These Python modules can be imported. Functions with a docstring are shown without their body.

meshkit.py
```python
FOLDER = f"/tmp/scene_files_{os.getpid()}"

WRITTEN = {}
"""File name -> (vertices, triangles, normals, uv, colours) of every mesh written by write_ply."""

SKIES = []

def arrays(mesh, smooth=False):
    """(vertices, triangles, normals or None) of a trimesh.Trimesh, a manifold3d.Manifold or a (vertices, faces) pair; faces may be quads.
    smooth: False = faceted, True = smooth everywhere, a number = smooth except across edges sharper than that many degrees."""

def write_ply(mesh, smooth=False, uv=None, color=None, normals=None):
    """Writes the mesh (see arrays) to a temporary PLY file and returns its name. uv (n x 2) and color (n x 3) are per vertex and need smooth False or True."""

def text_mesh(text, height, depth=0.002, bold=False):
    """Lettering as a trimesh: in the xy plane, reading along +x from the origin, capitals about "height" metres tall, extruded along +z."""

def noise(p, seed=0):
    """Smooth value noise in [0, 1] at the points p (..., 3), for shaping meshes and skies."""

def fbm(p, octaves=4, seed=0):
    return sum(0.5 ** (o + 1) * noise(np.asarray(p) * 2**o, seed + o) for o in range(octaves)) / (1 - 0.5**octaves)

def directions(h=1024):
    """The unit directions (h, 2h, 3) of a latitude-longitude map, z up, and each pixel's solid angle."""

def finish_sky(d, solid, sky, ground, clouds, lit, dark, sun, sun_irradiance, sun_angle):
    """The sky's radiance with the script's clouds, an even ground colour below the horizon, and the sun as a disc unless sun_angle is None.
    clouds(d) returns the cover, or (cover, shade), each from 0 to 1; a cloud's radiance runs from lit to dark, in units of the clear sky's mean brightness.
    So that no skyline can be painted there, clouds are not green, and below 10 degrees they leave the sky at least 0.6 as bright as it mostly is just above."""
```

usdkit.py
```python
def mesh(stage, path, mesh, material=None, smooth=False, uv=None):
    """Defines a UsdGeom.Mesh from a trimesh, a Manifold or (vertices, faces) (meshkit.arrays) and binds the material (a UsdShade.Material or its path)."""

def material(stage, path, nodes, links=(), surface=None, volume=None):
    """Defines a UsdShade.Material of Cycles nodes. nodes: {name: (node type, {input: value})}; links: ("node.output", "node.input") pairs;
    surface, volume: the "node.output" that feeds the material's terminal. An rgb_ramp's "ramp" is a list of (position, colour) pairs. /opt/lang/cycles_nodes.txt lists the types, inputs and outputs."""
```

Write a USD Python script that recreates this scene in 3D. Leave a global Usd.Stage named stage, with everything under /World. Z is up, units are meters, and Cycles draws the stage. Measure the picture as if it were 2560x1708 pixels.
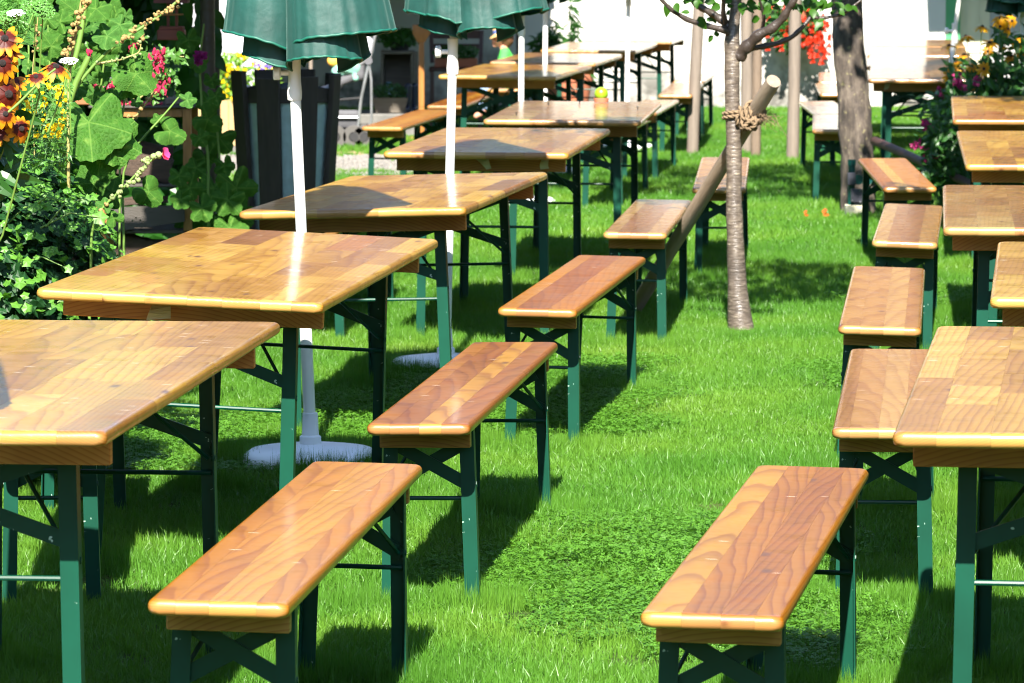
import math, random
import numpy as np, trimesh, usdkit, meshkit
import manifold3d as m3
from pxr import Usd, UsdGeom, UsdLux, UsdShade, Gf, Sdf, Vt

stage = Usd.Stage.CreateInMemory()
UsdGeom.SetStageUpAxis(stage, UsdGeom.Tokens.z)
UsdGeom.SetStageMetersPerUnit(stage, 1.0)
world = UsdGeom.Xform.Define(stage, '/World')
stage.SetDefaultPrim(world.GetPrim())
rnd = random.Random(11)
rng = np.random.default_rng(11)

# ---------------------------------------------------------------- camera, sky, sun
CAM_H, PITCH, FPX = 1.683, math.radians(5.364), 10942.0      # focal length in pixels of the 2560 px wide photograph
cam = UsdGeom.Camera.Define(stage, '/World/camera')
cam.CreateHorizontalApertureAttr(36.0)
cam.CreateVerticalApertureAttr(36.0 * 683 / 1024)
cam.CreateFocalLengthAttr(36.0 * FPX / 2560)
cam.CreateClippingRangeAttr(Gf.Vec2f(0.1, 2000))
cam.CreateFStopAttr(16.0)
cam.CreateFocusDistanceAttr(11.0)
cam.CreateExposureAttr(2.05)
cam.AddTranslateOp().Set(Gf.Vec3d(0, 0, CAM_H))
cam.AddRotateXOp().Set(90 - math.degrees(PITCH))

SUN_EL, SUN_AZ = math.radians(42.5), math.atan2(-0.05, -1.0)  # the sun stands behind the camera
sky = UsdLux.DomeLight.Define(stage, '/World/sky')
sky.GetPrim().SetCustomDataByKey('kind', 'structure')
M_sky = usdkit.material(stage, '/World/Looks/sky', {
    't': ('sky_texture', {'sky_type': 'single_scattering', 'sun_disc': False, 'sun_elevation': SUN_EL, 'sun_rotation': SUN_AZ, 'air_density': 1.0, 'aerosol_density': 0.25}),
    'b': ('background_shader', {'strength': 0.115})}, [('t.color', 'b.color')], surface='b.background')
UsdShade.MaterialBindingAPI.Apply(sky.GetPrim()).Bind(M_sky)
sun = UsdLux.DistantLight.Define(stage, '/World/sun')
sun.CreateIntensityAttr(1.25); sun.CreateNormalizeAttr(True); sun.CreateAngleAttr(0.53)
sun.CreateColorAttr(Gf.Vec3f(1.0, 0.94, 0.84))
d = Gf.Vec3d(math.sin(SUN_AZ) * math.cos(SUN_EL), math.cos(SUN_AZ) * math.cos(SUN_EL), math.sin(SUN_EL))
sun.AddTransformOp().Set(Gf.Matrix4d(Gf.Rotation(Gf.Vec3d(0, 0, 1), d), Gf.Vec3d(0, 0, 0)))

# ---------------------------------------------------------------- helpers
def at(u, v, Y):
    """The point at distance Y whose place in the 2560 x 1708 photograph is (u, v)."""
    x, y = (u - 1280) / FPX, -(v - 854) / FPX
    c, s = math.cos(PITCH), math.sin(PITCH)
    k = Y / (c + y * s)
    return np.array([x * k, Y, CAM_H + (-s + y * c) * k])

def pxm(Y): return FPX / Y

USED = {}
def numbered(base, parent='/World'):
    k = (parent, base)
    n = USED.get(k, -1) + 1
    USED[k] = n
    return f'{parent}/{base}' + (f'_{n:03d}' if n else '')

def tag(p, label=None, cat=None, group=None, kind=None):
    p = p.GetPrim() if hasattr(p, 'GetPrim') else p
    for k, v in (('label', label), ('category', cat), ('group', group), ('kind', kind)):
        if v: p.SetCustomDataByKey(k, v)
    return p

def pathof(p): return p if isinstance(p, str) else str(p.GetPath())

def obj(name, mesh, mat, parent='/World', smooth=30, mtx=None, seed=None):
    """One Mesh prim."""
    path = numbered(name, pathof(parent))
    m = usdkit.mesh(stage, path, mesh, mat, smooth=smooth)
    if mtx is not None: m.AddTransformOp().Set(Gf.Matrix4d(*np.asarray(mtx, float).T.ravel().tolist()))
    if seed is not None:
        pv = UsdGeom.PrimvarsAPI(m)
        k = len(m.GetPointsAttr().Get())
        for nm, x in zip(('seed', 'tone'), seed): pv.CreatePrimvar(nm, Sdf.ValueTypeNames.FloatArray, 'vertex').Set(Vt.FloatArray([float(x)] * k))
    return m.GetPrim()

def thing(name, label=None, cat=None, group=None, loc=(0, 0, 0), rz=0.0, rx=0.0, ry=0.0):
    x = UsdGeom.Xform.Define(stage, numbered(name))
    x.AddTranslateOp().Set(Gf.Vec3d(*map(float, loc)))
    if rz or rx or ry: x.AddRotateXYZOp().Set(Gf.Vec3f(math.degrees(rx), math.degrees(ry), math.degrees(rz)))
    return tag(x, label, cat, group)

def cat_mesh(parts):
    vs, fs, n = [], [], 0
    for p in parts:
        v, f, _ = meshkit.arrays(p)
        vs.append(v); fs.append(f + n); n += len(v)
    return np.vstack(vs), np.vstack(fs)

def box(x0, x1, y0, y1, z0, z1):
    m = trimesh.creation.box([x1 - x0, y1 - y0, z1 - z0]); m.apply_translation([(x0 + x1) / 2, (y0 + y1) / 2, (z0 + z1) / 2]); return m

def cbox(x0, x1, y0, y1, z0, z1, c=0.003):
    """Box with chamfered edges."""
    P = []
    for i in range(3):
        e = [[x0 + c, x1 - c], [y0 + c, y1 - c], [z0 + c, z1 - c]]
        e[i] = [(x0, x1), (y0, y1), (z0, z1)][i]
        P += [[a, b, g] for a in e[0] for b in e[1] for g in e[2]]
    return m3.Manifold.hull_points(P)

def hull(P): return m3.Manifold.hull_points([list(map(float, p)) for p in P])

def frame(t):
    t = np.asarray(t, float); t = t / np.linalg.norm(t)
    a = np.cross(t, [0, 0, 1.0] if abs(t[2]) < .9 else [1.0, 0, 0]); a /= np.linalg.norm(a)
    return t, a, np.cross(t, a)

def tube(pts, radii, sides=8, caps=True):
    p = np.asarray(pts, float); n = len(p)
    r = np.broadcast_to(np.asarray(radii, float), (n,))
    t = np.gradient(p, axis=0); t /= np.linalg.norm(t, axis=1, keepdims=True) + 1e-12
    _, a, _ = frame(t[0]); rows = []
    ang = np.arange(sides) * 2 * np.pi / sides
    for i in range(n):
        a = a - t[i] * (a @ t[i]); a /= np.linalg.norm(a) + 1e-12
        b = np.cross(t[i], a)
        rows.append(p[i] + r[i] * (np.cos(ang)[:, None] * a + np.sin(ang)[:, None] * b))
    v = np.vstack(rows); i, j = np.meshgrid(np.arange(n - 1), np.arange(sides), indexing='ij')
    q = np.stack([i * sides + j, i * sides + (j + 1) % sides, (i + 1) * sides + (j + 1) % sides, (i + 1) * sides + j], -1).reshape(-1, 4)
    f = np.vstack([q[:, [0, 1, 2]], q[:, [0, 2, 3]]])
    if caps:
        v = np.vstack([v, p[0], p[-1]]); k = len(v) - 2; e = (n - 1) * sides
        f = np.vstack([f, [[k, (j + 1) % sides, j] for j in range(sides)], [[k + 1, e + j, e + (j + 1) % sides] for j in range(sides)]])
    return v, f

def bar(p, q, w, h, up=(0, 0, 1)):
    """Rectangular bar from p to q, h along up, w across."""
    p, q, up = (np.asarray(x, float) for x in (p, q, up)); t = (q - p) / np.linalg.norm(q - p)
    s = np.cross(t, up); s /= np.linalg.norm(s); u = np.cross(s, t)
    return hull([c + s * a * w / 2 + u * b * h / 2 for c in (p, q) for a in (-1, 1) for b in (-1, 1)])

def lathe(profile, sides=24, center=(0, 0, 0)):
    pr = np.asarray(profile, float); ang = np.arange(sides) * 2 * np.pi / sides
    v = np.stack([pr[:, 0][:, None] * np.cos(ang), pr[:, 0][:, None] * np.sin(ang), np.broadcast_to(pr[:, 1][:, None], (len(pr), sides))], -1).reshape(-1, 3)
    i, j = np.meshgrid(np.arange(len(pr) - 1), np.arange(sides), indexing='ij')
    q = np.stack([i * sides + j, i * sides + (j + 1) % sides, (i + 1) * sides + (j + 1) % sides, (i + 1) * sides + j], -1).reshape(-1, 4)
    return v + np.asarray(center, float), np.vstack([q[:, [0, 1, 2]], q[:, [0, 2, 3]]])

def spread(v, f, M):
    """Copies of (v, f) under the 4 x 4 matrices M as one mesh."""
    M = np.asarray(M); n = len(M)
    V = np.einsum('nij,vj->nvi', M[:, :3, :3], v) + M[:, None, :3, 3]
    F = f[None] + (np.arange(n) * len(v))[:, None, None]
    return V.reshape(-1, 3), F.reshape(-1, 3)

def mats(P, N, size, spin=None, rng=rng):
    """Matrices that put z along N (n x 3) at P with the given sizes and a spin about N."""
    P, N = np.asarray(P, float), np.asarray(N, float); n = len(P)
    N = N / (np.linalg.norm(N, axis=1, keepdims=True) + 1e-9)
    ref = np.where(np.abs(N[:, 2:]) < .95, [0, 0, 1.0], [1.0, 0, 0])
    a = np.cross(ref, N); a /= np.linalg.norm(a, axis=1, keepdims=True); b = np.cross(N, a)
    spin = rng.uniform(0, 2 * np.pi, n) if spin is None else np.broadcast_to(spin, (n,))
    c, s = np.cos(spin)[:, None], np.sin(spin)[:, None]
    x, y = a * c + b * s, -a * s + b * c
    size = np.broadcast_to(np.asarray(size, float), (n,))[:, None, None]
    M = np.zeros((n, 4, 4)); M[:, :3, :3] = np.stack([x, y, N], -1) * size; M[:, :3, 3] = P; M[:, 3, 3] = 1
    return M

# ---------------------------------------------------------------- materials
def mat(name, nodes, links=(), surface='p.BSDF'): return usdkit.material(stage, '/World/Looks/' + name, nodes, links, surface=surface)

def plain(name, col, rough=.5, var=.25, scale=6.0, stretch=(1, 1, 1), bump=0.0, **kw):
    """Colour broken up by two noises, with a little relief."""
    c = np.array(col, float)
    if c.max() < .7: c = c * .8
    n = {'tc': ('texture_coordinate', {}), 'mp': ('mapping', {'scale': stretch}), 'n': ('noise_texture', {'scale': scale, 'detail': 5.0, 'roughness': .6}),
         'r': ('rgb_ramp', {'ramp': [(.25, c * (1 - var)), (.5, c), (.75, np.minimum(c * (1 + var), .95))]}),
         'rr': ('map_range', {'from_min': .3, 'from_max': .7, 'to_min': max(rough - .1, .02), 'to_max': min(rough + .1, 1)}),
         'p': ('principled_bsdf', kw)}
    l = [('tc.object', 'mp.vector'), ('mp.vector', 'n.vector'), ('n.fac', 'r.fac'), ('r.color', 'p.base_color'), ('n.fac', 'rr.value'), ('rr.result', 'p.roughness')]
    kw.pop('_', None)
    if bump:
        n['n2'] = ('noise_texture', {'scale': scale * 6, 'detail': 4.0}); n['b'] = ('bump', {'strength': bump, 'distance': .01})
        l += [('mp.vector', 'n2.vector'), ('n2.fac', 'b.height'), ('b.normal', 'p.normal')]
    return mat(name, n, l)

def wood(name, tones, ring, rough=.25, coat=.5, lines=.55, knots=True, grey=0.0):
    """Varnished pine: growth rings cut lengthwise, knots; each board has its own seed and tone."""
    n = {'tc': ('texture_coordinate', {}), 'sd': ('attribute', {'attribute': 'seed'}), 'tn': ('attribute', {'attribute': 'tone'}),
         'sep': ('separate_xyz', {}),
         'sx': ('math', {'math_type': 'multiply_add', 'value2': .34, 'value3': -.17}),
         'ox': ('math', {'math_type': 'add'}),
         'sy': ('math', {'math_type': 'multiply', 'value2': 37.0}),
         'oy': ('math', {'math_type': 'add'}),
         'yz': ('math', {'math_type': 'multiply_add', 'value2': .012}),
         'oz': ('math', {'math_type': 'multiply_add', 'value2': .09, 'value3': .02}),
         'oz2': ('math', {'math_type': 'add'}),
         'cv': ('combine_xyz', {}),
         'mpn': ('mapping', {'scale': (4.0, 1.1, 4.0)}), 'dn': ('noise_texture', {'scale': 1.0, 'detail': 3.0, 'roughness': .5}),
         'ds': ('vector_math', {'math_type': 'subtract', 'vector2': (.5, .5, .5)}), 'dm': ('vector_math', {'math_type': 'scale', 'scale': .017}),
         'da': ('vector_math', {'math_type': 'add'}),
         'w': ('wave_texture', {'wave_type': 'rings', 'rings_direction': 'y', 'profile': 'saw', 'scale': ring, 'distortion': .25, 'detail': 2.0, 'detail_scale': 1.2}),
         'wr': ('rgb_ramp', {'ramp': [(0, (1, 1, 1)), (.5, (.95, .95, .95)), (.78, (.45, .45, .45)), (.88, (0, 0, 0)), (.95, (0, 0, 0)), (1, (.9, .9, .9))]}),
         'tr': ('rgb_ramp', {'ramp': [(a, np.array(c) * .78) for a, c in tones]}),
         'dk': ('mix', {'mix_type': 'multiply', 'fac': 1.0, 'color2': (.58, .39, .25)}),
         'gm': ('mix', {'mix_type': 'mix'}), 'ns': ('separate_xyz', {}), 'na': ('math', {'math_type': 'absolute'}), 'nm': ('map_range', {'from_min': .35, 'from_max': .9, 'to_min': 0.0, 'to_max': .22 if knots else 0.0, 'clamp': True}), 'ex': ('mix', {'color2': (.50, .33, .165)}),
         'gl': ('math', {'math_type': 'multiply_add', 'value2': -lines, 'value3': lines}),
         # slow blotches along the board
         'bm': ('mapping', {'scale': (9.0, 1.3, 9.0)}), 'bn': ('noise_texture', {'scale': 1.0, 'detail': 2.0}),
         'br': ('rgb_ramp', {'ramp': [(.3, (.80, .72, .62)), (.55, (1, 1, 1)), (.75, (1.0, .98, .92))]}), 'bx': ('mix', {'mix_type': 'multiply', 'fac': .8}),
         # knots
         'km': ('mapping', {'scale': (9.0, 3.2, 9.0)}), 'kv': ('voronoi_texture', {'scale': 1.0, 'feature': 'f1'}),
         'kr': ('rgb_ramp', {'ramp': [(0, (1, 1, 1)), (.055, (.9, .9, .9)), (.10, (.25, .25, .25)), (.16, (0, 0, 0))]}),
         'kx': ('mix', {'mix_type': 'mix', 'color2': (.10, .035, .012)}),
         # small pale chips and scratches
         'cm': ('mapping', {'scale': (26.0, 190.0, 190.0)}), 'cvn': ('voronoi_texture', {'scale': .55, 'feature': 'f1'}), 'cr': ('rgb_ramp', {'ramp': [(0, (1, 1, 1)), (.16, (1, 1, 1)), (.2, (0, 0, 0))]}),
         'cn': ('separate_color', {}), 'cnr': ('math', {'math_type': 'greater_than', 'value2': .955}), 'cmul': ('math', {'math_type': 'multiply'}),
         'cx': ('mix', {'mix_type': 'mix', 'color2': (.74, .66, .52)}),
         'rn': ('noise_texture', {'scale': 9.0, 'detail': 4.0}), 'rr': ('map_range', {'from_min': .3, 'from_max': .75, 'to_min': rough - .08, 'to_max': rough + .14}),
         'bp': ('bump', {'strength': .12, 'distance': .0012}),
         'p': ('principled_bsdf', {'coat_weight': coat, 'coat_roughness': .10, 'specular_ior_level': .38})}
    l = [('tc.object', 'sep.vector'), ('sd.fac', 'sx.value1'), ('sep.x', 'ox.value1'), ('sx.value', 'ox.value2'),
         ('sd.fac', 'sy.value1'), ('sep.y', 'oy.value1'), ('sy.value', 'oy.value2'),
         ('sep.y', 'yz.value1'), ('sep.z', 'yz.value3'), ('tn.fac', 'oz.value1'), ('yz.value', 'oz2.value1'), ('oz.value', 'oz2.value2'),
         ('ox.value', 'cv.x'), ('oy.value', 'cv.y'), ('oz2.value', 'cv.z'),
         ('cv.vector', 'mpn.vector'), ('mpn.vector', 'dn.vector'), ('dn.color', 'ds.vector1'), ('ds.vector', 'dm.vector1'), ('cv.vector', 'da.vector1'), ('dm.vector', 'da.vector2'),
         ('da.vector', 'w.vector'), ('w.fac', 'wr.fac'), ('tn.fac', 'tr.fac'), ('tr.color', 'dk.color1'),
         ('wr.color', 'gl.value1'), ('gl.value', 'gm.fac'), ('tr.color', 'gm.color1'), ('dk.color', 'gm.color2'),
         ('cv.vector', 'bm.vector'), ('bm.vector', 'bn.vector'), ('bn.fac', 'br.fac'), ('gm.color', 'bx.color1'), ('br.color', 'bx.color2'),
         ('da.vector', 'km.vector'), ('km.vector', 'kv.vector'), ('kv.distance', 'kr.fac'),
         ('tc.normal', 'ns.vector'), ('ns.y', 'na.value1'), ('na.value', 'nm.value'), ('nm.result', 'ex.fac'), ('bx.color', 'ex.color1'), ('ex.color', 'kx.color1'), ('kr.color', 'kx.fac'),
         ('tc.object', 'cm.vector'), ('cm.vector', 'cvn.vector'), ('cvn.distance', 'cr.fac'), ('cvn.color', 'cn.color'), ('cn.r', 'cnr.value1'), ('cnr.value', 'cmul.value1'), ('cr.color', 'cmul.value2'),
         ('cmul.value', 'cx.fac'), ('kx.color', 'cx.color1'), ('cx.color', 'p.base_color'),
         ('cv.vector', 'rn.vector'), ('rn.fac', 'rr.value'), ('rr.result', 'p.roughness'), ('w.fac', 'bp.height'), ('bp.normal', 'p.normal')]
    if not knots: l = [x for x in l if x[1] not in ('kx.fac', 'cx.fac')]; n['kx'][1]['fac'] = 0.0; n['cx'][1]['fac'] = 0.0
    return mat(name, n, l)

M = {}
M['table_wood'] = wood('table_wood', [(0, (.20, .075, .006)), (.25, (.30, .134, .011)), (.5, (.37, .188, .017)), (.75, (.43, .242, .028)), (.9, (.49, .30, .048)), (1, (.31, .115, .010))], 62, rough=.30, coat=.3, lines=.62)
M['bench_wood'] = wood('bench_wood', [(0, (.215, .060, .002)), (.35, (.30, .104, .004)), (.7, (.375, .158, .008)), (1, (.45, .255, .034))], 74, rough=.36, coat=.2, lines=.56)
M['deep_wood'] = wood('deep_wood', [(0, (.21, .058, .001)), (.35, (.28, .096, .003)), (.7, (.345, .142, .005)), (1, (.43, .23, .018))], 78, rough=.34, coat=.25, lines=.7)
M['worn_wood'] = wood('worn_wood', [(0, (.25, .098, .018)), (.4, (.32, .145, .028)), (.7, (.37, .19, .044)), (1, (.42, .25, .07))], 60, rough=.26, coat=.5, lines=.55)
M['batten_wood'] = wood('batten_wood', [(0, (.38, .14, .024)), (.5, (.48, .21, .042)), (1, (.54, .27, .07))], 30, rough=.45, coat=.1, lines=.7, knots=False)
M['green_steel'] = mat('green_steel', {
    'tc': ('texture_coordinate', {}), 'n': ('noise_texture', {'scale': 7.0, 'detail': 4.0}), 'r': ('rgb_ramp', {'ramp': [(.3, (.0006, .034, .019)), (.7, (.001, .046, .026))]}),
    'c': ('noise_texture', {'scale': 55.0, 'detail': 2.0}), 'cr': ('rgb_ramp', {'ramp': [(0, (0, 0, 0)), (.735, (0, 0, 0)), (.76, (1, 1, 1))]}), 'x': ('mix', {'color2': (.30, .42, .36)}),
    'p': ('principled_bsdf', {'roughness': .42, 'specular_ior_level': .3})},
    [('tc.object', 'n.vector'), ('n.fac', 'r.fac'), ('tc.object', 'c.vector'), ('c.fac', 'cr.fac'), ('cr.color', 'x.fac'), ('r.color', 'x.color1'), ('x.color', 'p.base_color')])

def leafy(name, col, col2, trans=.35, rough=.42, scale=30.0, spec=.35):
    """Leaves: colour varies leaf by leaf and within the leaf; light passes through."""
    n = {'g': ('geometry', {}), 'r': ('rgb_ramp', {'ramp': [(0, col), (1, col2)]}), 'tc': ('texture_coordinate', {}), 'n': ('noise_texture', {'scale': scale, 'detail': 3.0}),
         'nr': ('rgb_ramp', {'ramp': [(.3, (.72, .75, .7)), (.7, (1.15, 1.12, 1.0))]}), 'm': ('mix', {'mix_type': 'multiply', 'fac': 1.0}),
         'p': ('principled_bsdf', {'roughness': rough, 'specular_ior_level': spec}), 't': ('translucent_bsdf', {}), 'y': ('mix', {'mix_type': 'multiply', 'fac': 1.0, 'color2': (1.2, 1.35, .5)}),
         'x': ('mix_closure', {'fac': trans})}
    return mat(name, n, [('g.random_per_island', 'r.fac'), ('tc.object', 'n.vector'), ('n.fac', 'nr.fac'), ('r.color', 'm.color1'), ('nr.color', 'm.color2'), ('m.color', 'p.base_color'),
                         ('m.color', 'y.color1'), ('y.color', 't.color'), ('p.BSDF', 'x.closure1'), ('t.BSDF', 'x.closure2')], surface='x.closure')
POSES = {'B1': (-0.4277, 8.8201, 0.484, 0.0892, -0.0073, -0.0194), 'B2': (-0.1107, 11.7237, 0.4808, 0.109, -0.0014, 0.0113), 'B3': (0.2245, 15.0736, 0.4802, 0.1323, 0.0043, -0.0194), 'B4': (0.5887, 18.6139, 0.4766, 0.0877, -0.0005, -0.0105), 'B5': (1.0565, 21.9571, 0.4782, 0.0628, 0.0152, 0.0029), 'R1': (0.517, 8.756, 0.4766, 0.15, -0.001, -0.0142), 'R2': (1.0199, 11.7693, 0.4607, 0.0971, -0.006, 0.002), 'R3': (1.2387, 14.4925, 0.4795, 0.0987, 0.0075, -0.0261), 'R4': (1.6479, 18.1045, 0.4817, 0.1074, 0.0039, -0.0372), 'R5': (1.9203, 21.9013, 0.4804, 0.0243, 0.0109, 0.0068), 'T1': (-1.0159, 9.1202, 0.7703, 0.0945, 0.0036, 0.0002), 'T2': (-0.7254, 12.2862, 0.7563, 0.1191, 0.005, -0.0439), 'T3': (-0.3801, 15.3015, 0.7782, 0.1295, -0.0026, 0.0268), 'T4': (-0.0378, 18.6796, 0.7961, 0.0987, -0.0006, -0.0036), 'T5': (0.3227, 21.8381, 0.7915, 0.0785, 0.0013, -0.0061), 'T6': (0.0393, 28.811, 0.7716, 0.1228, 0.0012, -0.0087), 'T7': (0.3344, 31.8814, 0.7636, 0.1094, 0.0005, -0.0134), 'T8': (0.7164, 35.416, 0.7545, 0.1113, 0.0014, -0.0089), 'Q1': (1.213, 8.9929, 0.77, 0.1331, -0.0006, 0.0), 'Q2': (1.6884, 11.87, 0.7697, 0.1186, -0.0073, 0.0002), 'Q3': (1.8169, 14.6048, 0.7701, 0.0971, 0.0021, -0.0001), 'Q4': (2.2795, 18.5554, 0.7705, 0.084, 0.0157, -0.0003), 'Q5': (2.6582, 22.7211, 0.7705, 0.0949, 0.0153, -0.0003), 'L1': (-0.6528, 28.1333, 0.4849, 0.1382, 0.0074, -0.0074), 'L2': (-0.3501, 31.5776, 0.4779, 0.106, 0.0054, -0.0024), 'B6': (1.2961, 33.522, 0.4796, 0.0816, 0.0055, -0.0032), 'B7': (1.5037, 36.1204, 0.4792, 0.0854, -0.0049, -0.0014)}
# ---------------------------------------------------------------- the ground and the lawn
M['soil'] = mat('soil', {
    'g': ('geometry', {}), 'n': ('noise_texture', {'scale': 1.1, 'detail': 6.0}), 'n2': ('noise_texture', {'scale': 40.0, 'detail': 5.0}),
    'r': ('rgb_ramp', {'ramp': [(.3, (.020, .045, .008)), (.6, (.045, .075, .015)), (.8, (.085, .075, .03))]}), 'r2': ('rgb_ramp', {'ramp': [(.3, (.5, .5, .5)), (.7, (1.3, 1.3, 1.2))]}),
    'm': ('mix', {'mix_type': 'multiply', 'fac': 1.0}), 'b': ('bump', {'strength': .6, 'distance': .02}), 'p': ('principled_bsdf', {'roughness': .95, 'specular_ior_level': .1})},
    [('g.position', 'n.vector'), ('g.position', 'n2.vector'), ('n.fac', 'r.fac'), ('n2.fac', 'r2.fac'), ('r.color', 'm.color1'), ('r2.color', 'm.color2'), ('m.color', 'p.base_color'), ('n2.fac', 'b.height'), ('b.normal', 'p.normal')])
gx, gy = np.meshgrid(np.linspace(-150, 150, 61), np.linspace(-60, 240, 61)); gv = np.stack([gx.ravel(), gy.ravel(), np.zeros(gx.size)], 1)
i, j = np.meshgrid(np.arange(60), np.arange(60)); q = np.stack([j * 61 + i, j * 61 + i + 1, (j + 1) * 61 + i + 1, (j + 1) * 61 + i], -1).reshape(-1, 4)
tag(obj('ground', (gv, q), M['soil'], smooth=False), kind='structure')

M['grass'] = mat('grass', {
    'g': ('geometry', {}), 'r': ('rgb_ramp', {'ramp': [(0, (.07, .19, .018)), (.4, (.145, .32, .035)), (.75, (.225, .43, .065)), (.94, (.38, .56, .15)), (.95, (.36, .30, .09)), (1, (.40, .32, .12))]}),
    'n': ('noise_texture', {'scale': .9, 'detail': 4.0}), 'nr': ('rgb_ramp', {'ramp': [(.28, (.66, .78, .7)), (.46, (1, 1, 1)), (.62, (1.4, 1.14, 1.1)), (.75, (1.9, 1.25, 1.6))]}), 'm': ('mix', {'mix_type': 'multiply', 'fac': 1.0}),
    'p': ('principled_bsdf', {'roughness': .42, 'specular_ior_level': .4}), 't': ('translucent_bsdf', {}), 'y': ('mix', {'mix_type': 'multiply', 'fac': 1.0, 'color2': (1.25, 1.3, .5)}), 'x': ('mix_closure', {'fac': .34})},
    [('g.random_per_island', 'r.fac'), ('g.position', 'n.vector'), ('n.fac', 'nr.fac'), ('r.color', 'm.color1'), ('nr.color', 'm.color2'), ('m.color', 'p.base_color'), ('m.color', 'y.color1'), ('y.color', 't.color'), ('p.BSDF', 'x.closure1'), ('t.BSDF', 'x.closure2')], surface='x.closure')
M['clover'] = leafy('clover', (.068, .185, .015), (.16, .31, .027), trans=.3, rough=.5)

def blades(n, half, hmin, hmax, seed, width=.0026, lean=.55):
    r = np.random.default_rng(seed)
    # blades stand in loose tufts
    c = r.uniform(-half, half, (max(n // 9, 1), 2)); p = c[r.integers(0, len(c), n)] + r.normal(0, .012, (n, 2))
    h = r.uniform(hmin, hmax, n) * r.choice([1, 1, 1, 1.25, .6], n); az = r.uniform(0, 2 * np.pi, n); ln = np.abs(r.normal(.25, lean, n)).clip(0, 1.3)
    w = width * r.uniform(.7, 1.4, n); tw = r.uniform(0, 2 * np.pi, n)
    dx, dy = np.cos(az), np.sin(az); sx, sy = np.cos(tw), np.sin(tw)
    P = []
    for t, ww in ((0, 1), (.5, .85), (1, 0)):
        off = h * ln * t ** 1.8 * .8; z = h * t * (1 - .28 * ln * t)
        base = np.stack([p[:, 0] + dx * off, p[:, 1] + dy * off, z - .004], 1)
        s = np.stack([sx, sy, np.zeros(n)], 1) * (w * ww / 2)[:, None]
        P += [base - s, base + s] if ww else [base]
    V = np.stack(P, 1); F = np.array([[0, 1, 3], [0, 3, 2], [2, 3, 4]])
    return V.reshape(-1, 3), (F[None] + (np.arange(n) * 5)[:, None, None]).reshape(-1, 3)

def clovers(n, half, seed):
    r = np.random.default_rng(seed)
    a = np.linspace(0, 2 * np.pi, 7)[:-1]
    lv = np.vstack([[0, 0, 0], np.stack([.62 + .5 * np.cos(a), .46 * np.sin(a), .10 * np.cos(a) ** 2], 1)]); lf = np.array([[0, 1 + k, 1 + (k + 1) % 6] for k in range(6)])
    lv[0] = [.55, 0, -.05]
    P = np.stack([r.uniform(-half, half, n), r.uniform(-half, half, n), r.uniform(.006, .04, n)], 1)
    N = np.stack([r.normal(0, .33, n), r.normal(0, .33, n), np.ones(n)], 1); sz = r.uniform(.0042, .0072, n); sp = r.uniform(0, 6.28, n)
    out = [spread(lv, lf, mats(P, N, sz, sp + k * 2.094)) for k in range(3)]
    return cat_mesh(out)

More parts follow.
